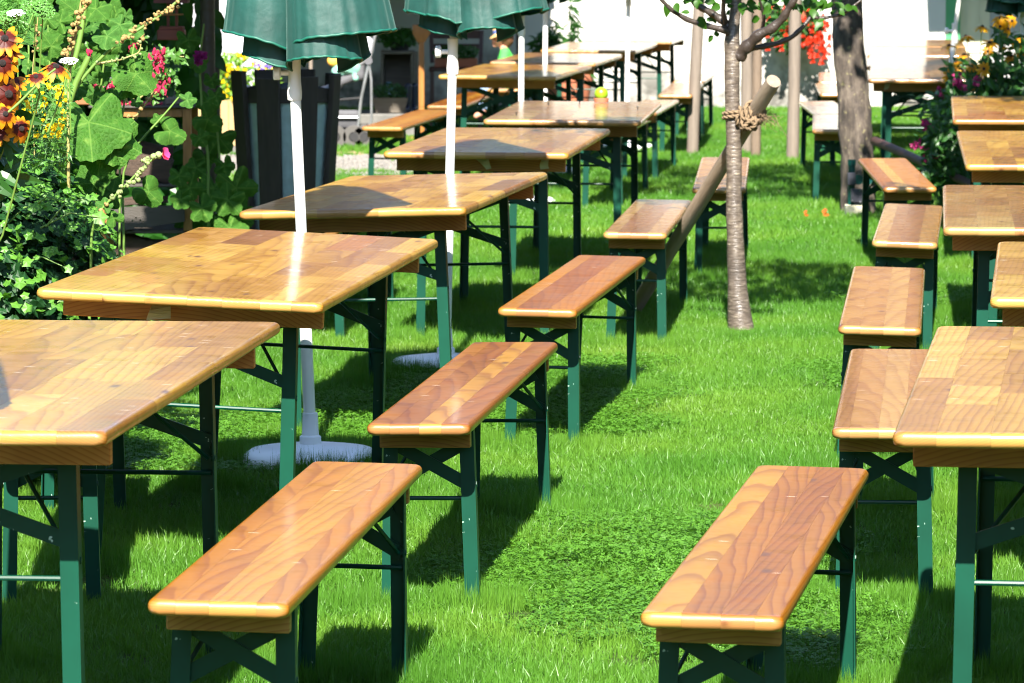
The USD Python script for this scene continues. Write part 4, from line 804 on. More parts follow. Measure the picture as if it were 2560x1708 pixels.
# shrub in terracotta pot at the white wall
sh = at(1423, 252, 39.4) * [1, 1, 0]; tpot = thing('potted_shrub', 'leafy green shrub in a large terracotta pot against the sunlit white wall', 'plant', loc=sh)
v, f = lathe([(0, 0), (.15, 0), (.205, .33), (.22, .34), (.22, .40), (.195, .40), (.185, .30)], 28); obj('pot', (v, f), M['terracotta'], tpot, smooth=40)
M['shrub'] = leafy('shrub', (.022, .085, .012), (.05, .15, .025), trans=.3); ll = leaf_blade(4, .2, .2, .5); r_ = np.random.default_rng(4)
stems = []; Pl, Nl = [], []
for k in range(16):
    a = r_.uniform(-.30, .30); top = np.array([a * 1.05, r_.uniform(-.15, .15), .42 + r_.uniform(.22, .50) * (1 - abs(a - .02) * 1.1)])
    if k == 0: top = np.array([.0, 0, 1.06])
    P = [np.array([a * .3, 0, .30]), np.array([a * .7, 0, .3]) * .5 + top * .5, top]; stems.append(tube(P, [.006, .005, .002], 5))
    for t in np.linspace(.12, 1, 64): Pl.append(P[0] * (1 - t) + top * t + r_.normal(0, .02, 3)); Nl.append([r_.normal(), r_.normal() - .4, r_.uniform(.2, 1.2)])
obj('stems', cat_mesh(stems), M['shrub'], tpot); tag(obj('foliage', spread(*ll, mats(Pl, Nl, r_.uniform(.07, .15, len(Pl)))), M['shrub'], tpot, smooth=False), kind='stuff')
# hanging begonias
M['red_petal'] = leafy('red_petal', (.55, .035, .010), (.70, .075, .02), trans=.35, rough=.5)
hb = at(1985, 85, 41.2); hbk = thing('hanging_begonias', 'trailing red begonias in a pot on the white wall behind the wooden posts', 'flowers', loc=hb)
v, f = lathe([(0, .02), (.12, .02), (.19, .22), (.17, .22)], 24); obj('pot', (v, f), M['terracotta'], hbk, smooth=40); obj('bracket', tube([(0, .28, .10), (0, .14, .10), (0, .05, .04)], .012, 8), M['dark_metal'], hbk)
P = r_.normal(0, 1, (900, 3)); P /= np.linalg.norm(P, axis=1, keepdims=True); P = P * r_.uniform(.5, 1, (900, 1)) * [.30, .16, .26] + [0, -.06, .10]; tag(obj('foliage', spread(*smallleaf, mats(P, P - [0, 0, .1] + r_.normal(0, .2, P.shape) + [0, -.2, .3], r_.uniform(.05, .09, 900))), M['shrub'], hbk, smooth=False), kind='stuff')
pet = leaf_blade(3, .8, .3, -.2)
def rosette(k, tilt=.7): return cat_mesh([spread(*pet, mats([[0, 0, .0]], [[math.cos(a) * -tilt, math.sin(a) * -tilt, 1]], 1.0, a + rnd.uniform(-.2, .2))) for a in np.linspace(0, 6.28, k + 1)[:-1]])
ro = rosette(6)
for k in range(84):
    t = r_.uniform(0, 1); x = r_.uniform(-.36, .30); zz_ = (.12 + .22 * r_.uniform(-1, 1)) - .34 * max(0, x) * r_.uniform(.2, 2.2) - (.05 if x < -.1 else 0)
    if k > 44: x = r_.uniform(.12, .33); zz_ = r_.uniform(-.28, .12)
    p = np.array([x, -.20 + .10 * (x / .3) ** 2 + r_.uniform(-.04, .02), zz_])
    obj('blossom', ro, M['red_petal'], hbk, smooth=False, mtx=mats([p], [[r_.normal(0, .4), -1, r_.uniform(-.2, .6)]], r_.uniform(.024, .038), 1.0)[0])

# ---------------------------------------------------------------- the child
M['skin'] = plain('skin', (.62, .30, .20), .55, .06, 12.0, subsurface_weight=.1); M['hair'] = plain('hair', (.12, .05, .02), .6, .3, 60.0)
M['shirt'] = plain('shirt', (.07, .55, .08), .85, .08, 12.0); M['shirt_print'] = plain('shirt_print', (.65, .10, .08), .85, .1); M['shirt_pale'] = plain('shirt_pale', (.6, .62, .75), .85, .1); M['straw'] = plain('straw', (.62, .40, .16), .8, .15, 40.0); M['blue_band'] = plain('blue_band', (.14, .22, .62), .7, .1); M['jeans'] = plain('jeans', (.30, .45, .68), .85, .15, 20.0)
pz = np.array([-.075, 34.25, 0.0]); ps_ = thing('person', 'small child in green shirt and straw hat sitting on a bench, facing left', 'person', loc=pz)
hc = at(1253, 92, 34.25) - pz; ne = hc + [.018, 0, -.085]; hip = np.array([.05, 0, .50])
sh_l = ne + np.array([.01, -.085, -.035]); sh_r = ne + np.array([.01, .085, -.035]); chest = ne + [.02, 0, -.10]
kn = [np.array([-.13, o * .06, .50]) for o in (-1, 1)]; an = [np.array([-.15, o * .06, .27]) for o in (-1, 1)]
el = [sh_l + [-.02, -.035, -.13], sh_r + [-.02, .035, -.13]]; wr = [np.array([-.10, -.07, .585]), np.array([-.10, .07, .585])]
segs = [[(hip + [0, -.045, 0], .06), (hip + [0, .045, 0], .06), (chest + [0, -.035, 0], .062), (chest + [0, .035, 0], .062)], [(chest + [0, -.03, 0], .06), (chest + [0, .03, 0], .06), (sh_l, .033), (sh_r, .033)], [(ne, .030), (hc + [.01, 0, -.03], .033)], [(ne, .032), (sh_l, .028), (sh_r, .028)],
        [(hc + [.012, 0, .012], .072), (hc + [-.02, 0, -.018], .055), (hc + [-.022, 0, -.05], .032)]]
segs += [[(hc + [-.068, 0, -.012], .0125), (hc + [-.055, 0, .015], .010)]]
segs += [[(hc + [-.062, 0, -.048], .012), (hc + [-.050, 0, -.066], .018)]]
for s in (-1, 1): segs += [[(hc + [.018, s * .070, -.008], .014), (hc + [.024, s * .073, .012], .012)]]
for k, o in enumerate((-1, 1)):
    segs += [[(hip + [0, o * .05, 0], .052), (kn[k], .040)], [(kn[k], .040), (an[k], .026)], [(an[k], .026), (an[k] + [-.055, 0, -.03], .020)], [((sh_l, sh_r)[k], .030), (el[k], .025)], [(el[k], .025), (wr[k], .018)], [(wr[k], .016), (wr[k] + [-.03, 0, -.006], .018)]]
    for q in range(4): segs += [[(wr[k] + [-.03, o * (.014 - .009 * q), -.006], .0052), (wr[k] + [-.052 - .004 * (q in (1, 2)), o * (.015 - .010 * q), -.010], .0050)], [(wr[k] + [-.052 - .004 * (q in (1, 2)), o * (.015 - .010 * q), -.010], .0050), (wr[k] + [-.066 - .005 * (q in (1, 2)), o * (.015 - .010 * q), -.022], .0044)]]
    segs += [[(wr[k] + [-.012, -o * .014, -.002], .0058), (wr[k] + [-.034, -o * .026, -.012], .005)]]
body = blob(segs, 0, .008, 5); obj('body', body, M['skin'], ps_, smooth=True)
inf = lambda segs_, g: blob([[(p, r + g) for p, r in s] for s in segs_], 0, .012, 5)
st_ = inf(segs[:2] + [[((sh_l, sh_r)[k], .030), (((sh_l, sh_r)[k] * .45 + el[k] * .55), .030)] for k in (0, 1)], .007); o_sh = obj('shirt', st_, M['shirt'], ps_, smooth=True)
for q, (dx, dz, m_) in enumerate([(-.062, -.03, 'shirt_print'), (-.066, -.07, 'shirt_pale'), (-.062, -.11, 'shirt_print')]): obj('shirt_stripe', hull([chest + [dx - .012, y, dz + z] for y in (-.055, .055) for z in (-.014, .014)] + [chest + [dx + .03, y, dz + z] for y in (-.072, .072) for z in (-.014, .014)]), M[m_], o_sh)
obj('trousers', inf([segs[0][:2] + [(hip + [0, 0, .04], .058)]] + [[(hip + [0, o * .05, 0], .052), (kn[k], .040)] for k, o in enumerate((-1, 1))] + [[(kn[k], .040), (an[k] + [0, 0, .04], .028)] for k in (0, 1)], .008), M['jeans'], ps_, smooth=True)
obj('hair', inf([[(hc + [.022, 0, .016], .070), (hc + [.045, 0, -.02], .052), (hc + [.04, 0, -.045], .04)]], .006), M['hair'], ps_, smooth=True)
Rt = trimesh.transformations.rotation_matrix(-.36, [0, 1, 0]); hp = hc + [.018, 0, .048]
def hat(pr): v, f = lathe(pr, 28); return (v @ Rt[:3, :3].T + hp, f)
ht = obj('hat', hat([(.125, -.022), (.118, -.016), (.084, .0), (.080, .03), (.066, .062), (.03, .076), (0, .078)]), M['straw'], ps_, smooth=50); obj('hat_band', hat([(.0853, .002), (.0845, .026), (.0815, .0262)]), M['blue_band'], ht, smooth=50)
for s in (-1, 1): obj('eye', trimesh.creation.icosphere(2, .0085).apply_translation(hc + [-.066, s * .026, .012]), M['dark_metal'], ps_, smooth=True)
obj('mouth', tube([hc + [-.066, -.014, -.037], hc + [-.072, 0, -.039], hc + [-.066, .014, -.037]], .0032, 6), plain('lips', (.45, .09, .07), .5, .05), ps_, smooth=True)

# ---------------------------------------------------------------- small things on and around the tables
gb = at(1503, 256, 22.75); gb[2] = .795
cd_ = thing('round_candle', 'lime green ball in a shallow brown dish on a table', 'candle', loc=gb); v, f = lathe([(0, .0), (.036, .0), (.040, .020), (.038, .022), (.032, .006), (0, .005)], 28); obj('dish', (v, f), M['terracotta'], cd_, smooth=40); obj('ball', trimesh.creation.icosphere(3, .0355).apply_translation([0, 0, .044]), plain('lime', (.22, .38, .012), .35, .08, 9.0), cd_, smooth=True)
for k, (u, v) in enumerate([(1371, 262), (1449, 259), (1594, 272), (1291, 287)]):
    pt_ = at(u, v, 22.0); kz = (CAM_H - .797) / (CAM_H - pt_[2]) if pt_[2] < CAM_H else 1; pt_ = np.array([pt_[0] * kz, pt_[1] * kz, .796]); sc = thing('screw', ['small dark screw left of the green ball on its table', 'small dark screw just left of the green ball dish', 'small dark screw near the right edge of the ball table', 'small dark screw at the left front of the ball table'][k], 'screw', loc=pt_); obj('shank', tube([(0, 0, -.004), (0, 0, .010)], .003, 6), M['dark_metal'], sc); obj('head', tube([(0, 0, .0101), (0, 0, .013)], .006, 8), M['dark_metal'], sc)
M['tape'] = plain('tape', (.60, .56, .36), .7, .12, 12.0)
def tape(u0, v0, u1, v1, w0, w1, Y, label, cu=.0):
    a, b = at(u0, v0, Y), at(u1, v1, Y - .012); th = thing('tape_strip', label, 'tape', loc=a); rows = []
    for t in np.linspace(0, 1, 8):
        c = (b - a) * t + np.array([cu * math.sin(3.1 * t), -.010 * math.sin(3 * t), 0]); w = (w0 + (w1 - w0) * t) / 2 / pxm(Y)
        rows += [c + [-w, .003 * math.sin(9 * t), 0], c + [w, -.003 * math.sin(7 * t), .004 * math.sin(8 * t)]]
    v = np.array(rows); f = np.array([[2 * k, 2 * k + 2, 2 * k + 3, 2 * k + 1] for k in range(7)]); v = np.vstack([v, v + [0, .0008, 0]]); f = np.vstack([f, f[:, ::-1] + 16])
    obj('strip', (v, f), M['tape'], th, smooth=False)
tape(405, 757, 396, 800, 46, 62, 11.36, 'torn cream tape hanging under the front edge of the second left table')
tape(1200, 393, 1222, 424, 34, 12, 17.74, 'left one of two tape strips hanging from the fourth left table', .004)
tape(1366, 393, 1362, 424, 18, 22, 17.72, 'right one of two tape strips hanging from the fourth left table', -.006)
tape(2220, 205, 2214, 225, 15, 9, 27.3, 'small pale tape strip under the table right of the old trunk')
lfm = leafy('dead_leaf', (.34, .08, .012), (.42, .15, .02), trans=.2)
for (u, v, s, lab) in ((2010, 554, .034, 'small yellow fallen leaf on the grass left of the old trunk'), (2056, 551, .05, 'orange-brown fallen leaf on the grass nearest the old trunk')):
    p = at(u, v, 25.3); z = p[2]; k = CAM_H / (CAM_H - z); p = np.array([p[0] * k, p[1] * k, .055]) if 0 else np.array([p[0], 25.3, max(z, .04)]); obj_ = obj('fallen_leaf', spread(lb, lf_, mats([[0, 0, 0], [.3 * s, .1 * s, .01]], [[.1, -.7, .7], [-.4, -.6, .5]], s, [.3, 2.0])), lfm, smooth=False); UsdGeom.Xformable(obj_).AddTranslateOp().Set(Gf.Vec3d(*map(float, p))); tag(obj_, lab, 'leaf')
# garden power post
pp0 = at(2138, 540, 25.75); pp0[2] = 0; gp_ = thing('power_post', 'dark green garden socket post on a cream block before the old trunk', 'socket post', loc=pp0)
def G(u, v, dy=0): q_ = at(u, v, 25.75) - pp0; return np.array([q_[0], dy, q_[2]])
M['teal'] = plain('teal', (.002, .06, .052), .35, .12); M['socket_grey'] = plain('socket_grey', (.035, .036, .05), .45, .15); M['cream_block'] = plain('cream_block', (.66, .63, .44), .8, .12, 9.0)
a, b = G(2113, 548), G(2160, 512); obj('block', cbox(a[0], b[0], -.05, .06, -.02, b[2], .004), M['cream_block'], gp_)
a, b = G(2120, 511), G(2138, 402); obj('post', tube([((a[0] + b[0]) / 2, 0, b[2] * 0 + G(0, 512)[2]), ((a[0] + b[0]) / 2, 0, G(0, 404)[2])], .021, 14), M['teal'], gp_, smooth=40); obj('cap', tube([((a[0] + b[0]) / 2, 0, G(0, 414)[2]), ((a[0] + b[0]) / 2, 0, G(0, 399)[2])], .024, 14), M['teal'], gp_, smooth=40)
a, b = G(2117, 462), G(2138, 431); obj('socket_box', cbox(a[0], b[0], -.06, -.022, a[2], b[2], .004), M['socket_grey'], gp_)
for (u, v) in ((2144, 448), (2166, 450)): c = G(u, v); obj('socket_cover', tube([c + [0, -.022, 0], c + [0, -.055, 0]], .030, 20), M['teal'], gp_, smooth=40)
a, b = G(2125, 505), G(2154, 471); bx_ = obj('socket_box', cbox(a[0], b[0], -.07, -.022, a[2], b[2], .004), M['socket_grey'], gp_)
for u, v in ((2128, 500), (2148, 503), (2148, 475)): c = G(u, v); obj('screw', tube([c + [0, -.0705, 0], c + [0, -.074, 0]], .0045, 8), M['alu'], bx_)

# ---------------------------------------------------------------- shading arbours
M['vine'] = leafy('vine', (.018, .085, .010), (.05, .16, .02), trans=.3, rough=.38)
def lobed(n=22, lobes=5, deep=.28, notch=.55, teeth=.0, cup=.12, rip=.05, rings=1):
    """Palmate leaf: stalk at the origin, tip along +x, unit radius."""
    a = np.linspace(-np.pi, np.pi, n, endpoint=False) + np.pi / n; r0 = (1 - deep) + deep * np.abs(np.cos(lobes / 2 * a)) ** .8 + teeth * np.cos(23 * a); r0 *= 1 - notch * np.exp(-((np.abs(a) - np.pi) / .33) ** 2)
    V, F = [[0, 0, 0]], []
    for k in range(1, rings + 1):
        t = k / rings; V += [[r0[i] * t * np.cos(a[i]), r0[i] * t * np.sin(a[i]), cup * t * t * -1 + rip * t * np.cos(lobes * a[i]) + .35 * rip * t * np.sin(3 * a[i] + 1)] for i in range(n)]
    for i in range(n):
        F.append([0, 1 + i, 1 + (i + 1) % n])
        for k in range(rings - 1): A, B = 1 + k * n, 1 + (k + 1) * n; F += [[A + i, B + i, B + (i + 1) % n], [A + i, B + (i + 1) % n, A + (i + 1) % n]]
    return np.array(V), np.array(F)
vineleaf = lobed(11, 5, .32, .5)
def arbour(name, label, x0, x1, y0, y1, z, posts, n, seed, drop=None, size=(.08, .15)):
    r_ = np.random.default_rng(seed); th = thing(name, label, 'arbour', loc=(x0, y0, 0)); W_, D_ = x1 - x0, y1 - y0
    for (px, py) in posts: obj('post', tube([(px, py, -.05), (px, py, z)], .035, 10), M['dark_bark'], th, smooth=50)
    for k in range(5): yy = D_ * k / 4; obj('beam', box(-.1, W_ + .1, yy - .03, yy + .03, z + .002, z + .08), M['dark_bark'], th, smooth=False)
    for k in range(4): xx = W_ * k / 3; obj('rafter', box(xx - .03, xx + .03, -.1, D_ + .1, z + .082, z + .14), M['dark_bark'], th, smooth=False)
    P = np.stack([r_.uniform(-.15, W_ + .15, n), r_.uniform(-.15, D_ + .15, n), z + .02 + r_.normal(.10, .09, n)], 1); N = np.stack([r_.normal(0, .5, n), r_.normal(-.4, .5, n), np.ones(n)], 1)
    tag(obj('foliage', spread(*vineleaf, mats(P, N, r_.uniform(*size, n))), M['vine'], th, smooth=False), kind='stuff')
    return th
arbour('wall_arbour', 'leafy arbour shading the left part of the house wall', -4.9, .12, 33.6, 40.9, 2.22, [(.1, .1), (.1, 7.1), (2.2, 5.2), (4.97, 7.0)], 13000, 51)
va = arbour('vine_arbour', 'dark vine thicket and arbour behind the work stand at the upper left', -4.6, -1.50, 20.0, 23.6, 2.1, [(3.17, .6), (.1, .1), (.1, 3.5), (3.0, 3.5)], 5600, 53)
r_ = np.random.default_rng(54); n = 2500; P = np.stack([r_.uniform(3.0, 3.82, n), r_.uniform(-3.0, 2.2, n), 2.16 + r_.normal(.08, .07, n)], 1); P = P[(P[:, 1] > -.2) | (r_.random(n) < .62)]
tag(obj('overhang', spread(*vineleaf, mats(P, np.stack([r_.normal(0, .4, len(P)), r_.normal(-.5, .4, len(P)), np.ones(len(P))], 1), r_.uniform(.08, .15, len(P)))), M['vine'], va, smooth=False), kind='stuff')
for yy in (-2.9, -1.6, .2, 2.0): obj('beam', tube([(2.6, yy, 2.12), (3.8, yy, 2.14)], .022, 8), M['dark_bark'], va, smooth=50)
obj('beam', tube([(3.1, -3.1, 2.15), (3.1, .4, 2.15)], .02, 8), M['dark_bark'], va, smooth=50)
n = 4600
P = np.stack([r_.uniform(-.2, 3.05, n), 2.1 + r_.normal(0, .30, n), r_.uniform(.0, 2.1, n)], 1); P = P[(P[:, 0] < 2.78 + .22 * np.sin(P[:, 2] * 5)) | (r_.random(len(P)) < .25)]
tag(obj('hanging_leaves', spread(*vineleaf, mats(P, np.stack([r_.normal(0, .5, len(P)), -1 + r_.normal(0, .4, len(P)), r_.uniform(-.2, .8, len(P))], 1), r_.uniform(.05, .11, len(P)))), M['vine'], va, smooth=False), kind='stuff')
big = leaf_blade(5, .42, .15, .35)
for k in range(46):
    u, v = r_.uniform(395, 545), r_.uniform(-10, 210); p = at(u, v, 21.4 + r_.uniform(-.4, .4)) - np.array([-4.6, 20.0, 0])
    obj('leaf', big, M['vine'], va, smooth=True, mtx=mats([p], [[r_.normal(0, .35), -1, r_.uniform(.0, .7)]], r_.uniform(.10, .17), r_.uniform(-2.4, -.8))[0])
# ---------------------------------------------------------------- left flower garden
def veined(name, col, pale, lobes=5, trans=.3):
    """Big rough leaf: pale veins fan out from the stalk, puckered between."""
    n = {'tc': ('texture_coordinate', {}), 's': ('separate_xyz', {}), 'an': ('math', {'math_type': 'arctan2'}), 'am': ('math', {'math_type': 'multiply', 'value2': lobes / (2 * math.pi)}), 'wr': ('math', {'math_type': 'pingpong', 'value2': .5}),
         'ln': ('vector_math', {'math_type': 'length'}), 'd': ('math', {'math_type': 'multiply'}), 'vr': ('map_range', {'from_min': .006, 'from_max': .020, 'to_min': .6, 'to_max': 0.0, 'clamp': True}),
         'v': ('voronoi_texture', {'feature': 'distance_to_edge', 'scale': 9.0}), 'v2': ('map_range', {'from_min': 0.0, 'from_max': .10, 'to_min': .16, 'to_max': 0.0, 'clamp': True}), 'mx': ('math', {'math_type': 'maximum'}),
         'n': ('noise_texture', {'scale': 3.0, 'detail': 5.0}), 'r': ('rgb_ramp', {'ramp': [(.3, np.array(col) * .75), (.55, col), (.72, np.array(pale) * .9), (.85, (.30, .30, .04))]}), 'm': ('mix', {'color2': pale}),
         'b': ('bump', {'strength': .3, 'distance': .04}), 'p': ('principled_bsdf', {'roughness': .68, 'specular_ior_level': .15}), 't': ('translucent_bsdf', {}), 'y': ('mix', {'mix_type': 'multiply', 'fac': 1.0, 'color2': (1.1, 1.3, .5)}), 'x': ('mix_closure', {'fac': trans})}
    return mat(name, n, [('tc.object', 's.vector'), ('s.y', 'an.value1'), ('s.x', 'an.value2'), ('an.value', 'am.value1'), ('am.value', 'wr.value1'), ('tc.object', 'ln.vector1'), ('ln.value', 'd.value1'), ('wr.value', 'd.value2'), ('d.value', 'vr.value'),
                         ('tc.object', 'v.vector'), ('v.distance', 'v2.value'), ('vr.result', 'mx.value1'), ('v2.result', 'mx.value2'), ('mx.value', 'm.fac'), ('tc.object', 'n.vector'), ('n.fac', 'r.fac'), ('r.color', 'm.color1'),
                         ('v.distance', 'b.height'), ('b.normal', 'p.normal'), ('m.color', 'p.base_color'), ('m.color', 'y.color1'), ('y.color', 't.color'), ('p.BSDF', 'x.closure1'), ('t.BSDF', 'x.closure2')], surface='x.closure')
M['mallow'] = veined('mallow', (.036, .115, .012), (.11, .21, .035))
M['mallow_pale'] = veined('mallow_pale', (.042, .13, .02), (.12, .23, .05))
M['stem_green'] = plain('stem_green', (.13, .24, .04), .5, .2, 8.0)
M['stem_dry'] = plain('stem_dry', (.30, .26, .08), .6, .2, 8.0)
M['seedpod'] = plain('seedpod', (.30, .20, .065), .8, .3, 30.0)
M['greenpod'] = plain('greenpod', (.22, .29, .10), .7, .2, 30.0)
M['pink'] = leafy('pink', (.55, .04, .12), (.70, .16, .22), trans=.4)
M['petal_pink'] = leafy('petal_pink', (.80, .10, .38), (.85, .16, .42), trans=.4)
mleaf = [lobed(45, 5, .24, .62, .025, .16, .07, 4), lobed(45, 5, .34, .62, .03, .1, .10, 4), lobed(45, 3, .38, .55, .025, .2, .09, 4)]
pv_, pf2 = lathe([(0, -.5), (.34, -.38), (.5, -.1), (.40, .22), (.16, .36), (.26, .62), (.05, .45)], 10); pv_[:, :2] *= 1 + .22 * np.cos(5 * np.arctan2(pv_[:, 1], pv_[:, 0]))[:, None] * np.clip(pv_[:, 2:] + .4, 0, 1); pod = (pv_, pf2)
def plant(name, label, cat, base, group=None):
    th = thing(name, label, cat, group, loc=base); return th, np.asarray(base, float)
def stem(th, b, px, Y, r0, r1, m='stem_green', dy=0.0, foot=True, name='stem'):
    P = [at(u, v, Y + dy * k / max(len(px) - 1, 1)) - b for k, (u, v) in enumerate(px)]
    if foot: P = [np.array([P[0][0] + rnd.uniform(-.05, .05), P[0][1], -.02])] + P
    s = np.concatenate([[0], np.cumsum(np.linalg.norm(np.diff(P, axis=0), axis=1))]); q = np.linspace(0, s[-1], 4 * len(P)); pq = np.stack([np.interp(q, s, np.array(P)[:, k]) for k in range(3)], 1); pq[1:-1] = (pq[:-2] + 2 * pq[1:-1] + pq[2:]) / 4
    obj(name, tube(pq, np.linspace(r0, r1, len(pq)), 8), M[m], th, smooth=60); return pq
def leaf(th, b, u, v, Y, R_, kind=0, m='mallow', n=(0, -1, .5), spin=None, name='leaf'):
    p = at(u, v, Y) - b; obj(name, mleaf[kind], M[m], th, smooth=True, mtx=mats([p], [n], R_ / pxm(Y), rnd.uniform(0, 6.28) if spin is None else spin)[0])
def pods(th, b, px, Y, n, size, m, jit=14):
    size *= .82
    px = np.array(px, float); s = np.concatenate([[0], np.cumsum(np.linalg.norm(np.diff(px, axis=0), axis=1))])
    for q in np.linspace(0, s[-1], n):
        u, v = np.interp(q, s, px[:, 0]) + rnd.uniform(-jit, jit), np.interp(q, s, px[:, 1]) + rnd.uniform(-jit, jit) * .6
        p = at(u, v, Y + rnd.uniform(-.03, .03)) - b; obj('seed_pod', pod, M[m], th, smooth=True, mtx=mats([p], [[rnd.uniform(-.8, .8), -.6, rnd.uniform(-.2, .8)]], size * rnd.uniform(.7, 1.2) / pxm(Y))[0])

# tall hollyhock in front: thick stems, big leaf
Y = 13.6; th, b = plant('hollyhock', 'tall hollyhock with thick pale stems and the one very large ragged leaf', 'plant', at(160, 300, Y) * [1, 1, 0])
stem(th, b, [(148, 300), (160, 240), (180, 180), (196, 120), (207, 60), (218, -20)], Y, .012, .008)
stem(th, b, [(152, 290), (185, 225), (235, 160), (290, 110), (345, 75), (400, 40), (440, 8), (480, -30)], Y, .009, .004)
stem(th, b, [(158, 286), (188, 205), (222, 142)], Y - .1, .011, .010)
stem(th, b, [(96, 372), (112, 310), (140, 225), (160, 200)], Y, .007, .004, 'stem_green')
stem(th, b, [(242, 160), (300, 150), (350, 132), (352, 110)], Y, .004, .002, 'stem_dry', foot=False, name='side_shoot')
leaf(th, b, 222, 306, Y - .15, 112, 0, n=(.1, -1, .75), spin=-1.5); leaf(th, b, 285, 345, Y - .12, 78, 1, n=(.35, -1, .55), spin=-.6); leaf(th, b, 255, 372, Y - .13, 72, 0, n=(.0, -1, .35), spin=-1.7)
leaf(th, b, 340, 185, Y, 62, 2, n=(.2, -1, .6), spin=-.9); leaf(th, b, 318, 215, Y + .05, 40, 1, n=(-.2, -1, .5)); leaf(th, b, 268, 90, Y, 40, 1, 'mallow_pale', n=(.1, -1, .6)); leaf(th, b, 300, 62, Y + .1, 30, 1, 'mallow_pale'); leaf(th, b, 240, 22, Y, 42, 0, n=(0, -1, .9)); leaf(th, b, 150, 55, Y + .1, 36, 1, n=(-.2, -1, .4)); leaf(th, b, 175, 112, Y + .15, 26, 1); leaf(th, b, 70, 76, Y, 42, 0, 'mallow_pale', n=(-.1, -1, .6), spin=-2.2); leaf(th, b, 118, 48, Y + .1, 34, 0); leaf(th, b, 45, 138, Y, 28, 0, 'mallow_pale'); leaf(th, b, 95, 255, Y, 22, 1); leaf(th, b, 185, 178, Y - .05, 16, 1); leaf(th, b, 190, 30, Y + .2, 48, 0, n=(.2, -1, .3)); leaf(th, b, 128, 115, Y + .3, 40, 0, n=(0, -1, .2)); leaf(th, b, 258, 128, Y + .3, 42, 1, n=(0, -1, .1)); leaf(th, b, 160, 305, Y - .05, 34, 0, 'mallow_pale')
leaf(th, b, 235, 458, Y + .2, 62, 0, n=(.1, -1, .3)); leaf(th, b, 280, 480, Y + .2, 46, 0, n=(.3, -1, .35))
pods(th, b, [(300, 105), (345, 75), (400, 38), (445, 5)], Y - .03, 34, 13, 'seedpod', 11); pods(th, b, [(250, 155), (350, 135), (352, 105)], Y - .03, 9, 11, 'greenpod', 8)
for k in range(64):
    u, v = rnd.uniform(0, 345), rnd.uniform(-5, 262)
    if u < 70 and v > 70: continue
    leaf(th, b, u, v, Y + rnd.uniform(.2, 1.0), rnd.uniform(16, 40), rnd.randrange(3), 'mallow_pale' if rnd.random() < .4 else 'mallow', n=(rnd.uniform(-.8, .8), -1, rnd.uniform(-.3, 1.5)), spin=rnd.uniform(-2.6, -.4))
for px in ([(60, 300), (75, 150), (70, 60)], [(240, 300), (262, 150), (270, 70)], [(300, 290), (325, 190), (335, 110)], [(130, 290), (122, 120), (118, 20)]): stem(th, b, px, Y + .6, .005, .003)
# hollyhock spike gone to seed
th, b = plant('hollyhock', 'upright hollyhock spike covered in tan seed pods at the top left', 'plant', at(165, 150, Y - .3) * [1, 1, 0])
stem(th, b, [(170, 260), (175, 145), (190, 80), (205, 0), (214, -60)], Y - .3, .007, .004, 'stem_dry'); pods(th, b, [(163, 145), (178, 95), (198, 50), (212, 5), (217, -25)], Y - .33, 44, 15, 'seedpod', 11)
stem(th, b, [(78, 165), (88, 130), (97, 70), (95, 40)], Y - .3, .0035, .0015, 'stem_dry'); pods(th, b, [(88, 128), (97, 60)], Y - .3, 14, 9, 'seedpod', 6); leaf(th, b, 75, 160, Y - .2, 10, 1)
# low hollyhock with the pink bud
Y = 13.1; th, b = plant('hollyhock', 'leaning hollyhock shoot with green buds and one pink flower at its tip', 'plant', at(230, 560, Y) * [1, 1, 0])
stem(th, b, [(230, 545), (270, 505), (310, 470), (345, 430), (375, 398), (398, 388)], Y, .007, .003, 'stem_green'); pods(th, b, [(285, 495), (330, 455), (358, 418), (378, 388)], Y - .03, 17, 17, 'greenpod', 9); pods(th, b, [(255, 525), (270, 500)], Y - .02, 3, 14, 'seedpod', 6)
p = at(402, 386, Y) - b; fl = obj('flower', spread(*lobed(12, 5, .1, .0, 0, -.5, .1), mats([[0, 0, 0]] * 4, [[.9, -.4, .25], [1, -.3, .5], [.9, -.6, .1], [.8, -.3, .4]], [.021, .019, .018, .016])), M['petal_pink'], th, smooth=True, mtx=[[1, 0, 0, p[0] + .008], [0, 1, 0, p[1]], [0, 0, 1, p[2]], [0, 0, 0, 1]]); obj('calyx', pod, M['greenpod'], th, smooth=True, mtx=mats([p - [.006, 0, .002]], [[1, -.2, .2]], 20 / pxm(Y))[0])
leaf(th, b, 260, 515, Y, 24, 1, 'mallow_pale'); leaf(th, b, 285, 545, Y, 26, 2); leaf(th, b, 372, 480, Y + .6, 44, 2, n=(.4, -1, .2), spin=-.8)
# hollyhock arching right with seed pods
Y = 14.6; th, b = plant('hollyhock', 'thin hollyhock stem arching across the work stand with small leaves and pods', 'plant', at(310, 420, Y) * [1, 1, 0])
stem(th, b, [(305, 420), (345, 355), (395, 305), (430, 265), (447, 243)], Y, .006, .003, 'stem_green'); stem(th, b, [(320, 310), (345, 285), (375, 245), (392, 205)], Y, .004, .002, 'stem_dry', foot=False, name='side_shoot'); pods(th, b, [(315, 305), (345, 280), (380, 245), (385, 205), (335, 130), (355, 70)], Y, 20, 13, 'seedpod', 12); leaf(th, b, 425, 328, Y, 44, 2, n=(.2, -1, .6), spin=-.5); leaf(th, b, 468, 250, Y, 25, 1, 'mallow_pale', n=(.2, -1, .6), spin=0); leaf(th, b, 395, 300, Y + .2, 20, 1); leaf(th, b, 340, 370, Y + .2, 16, 1)
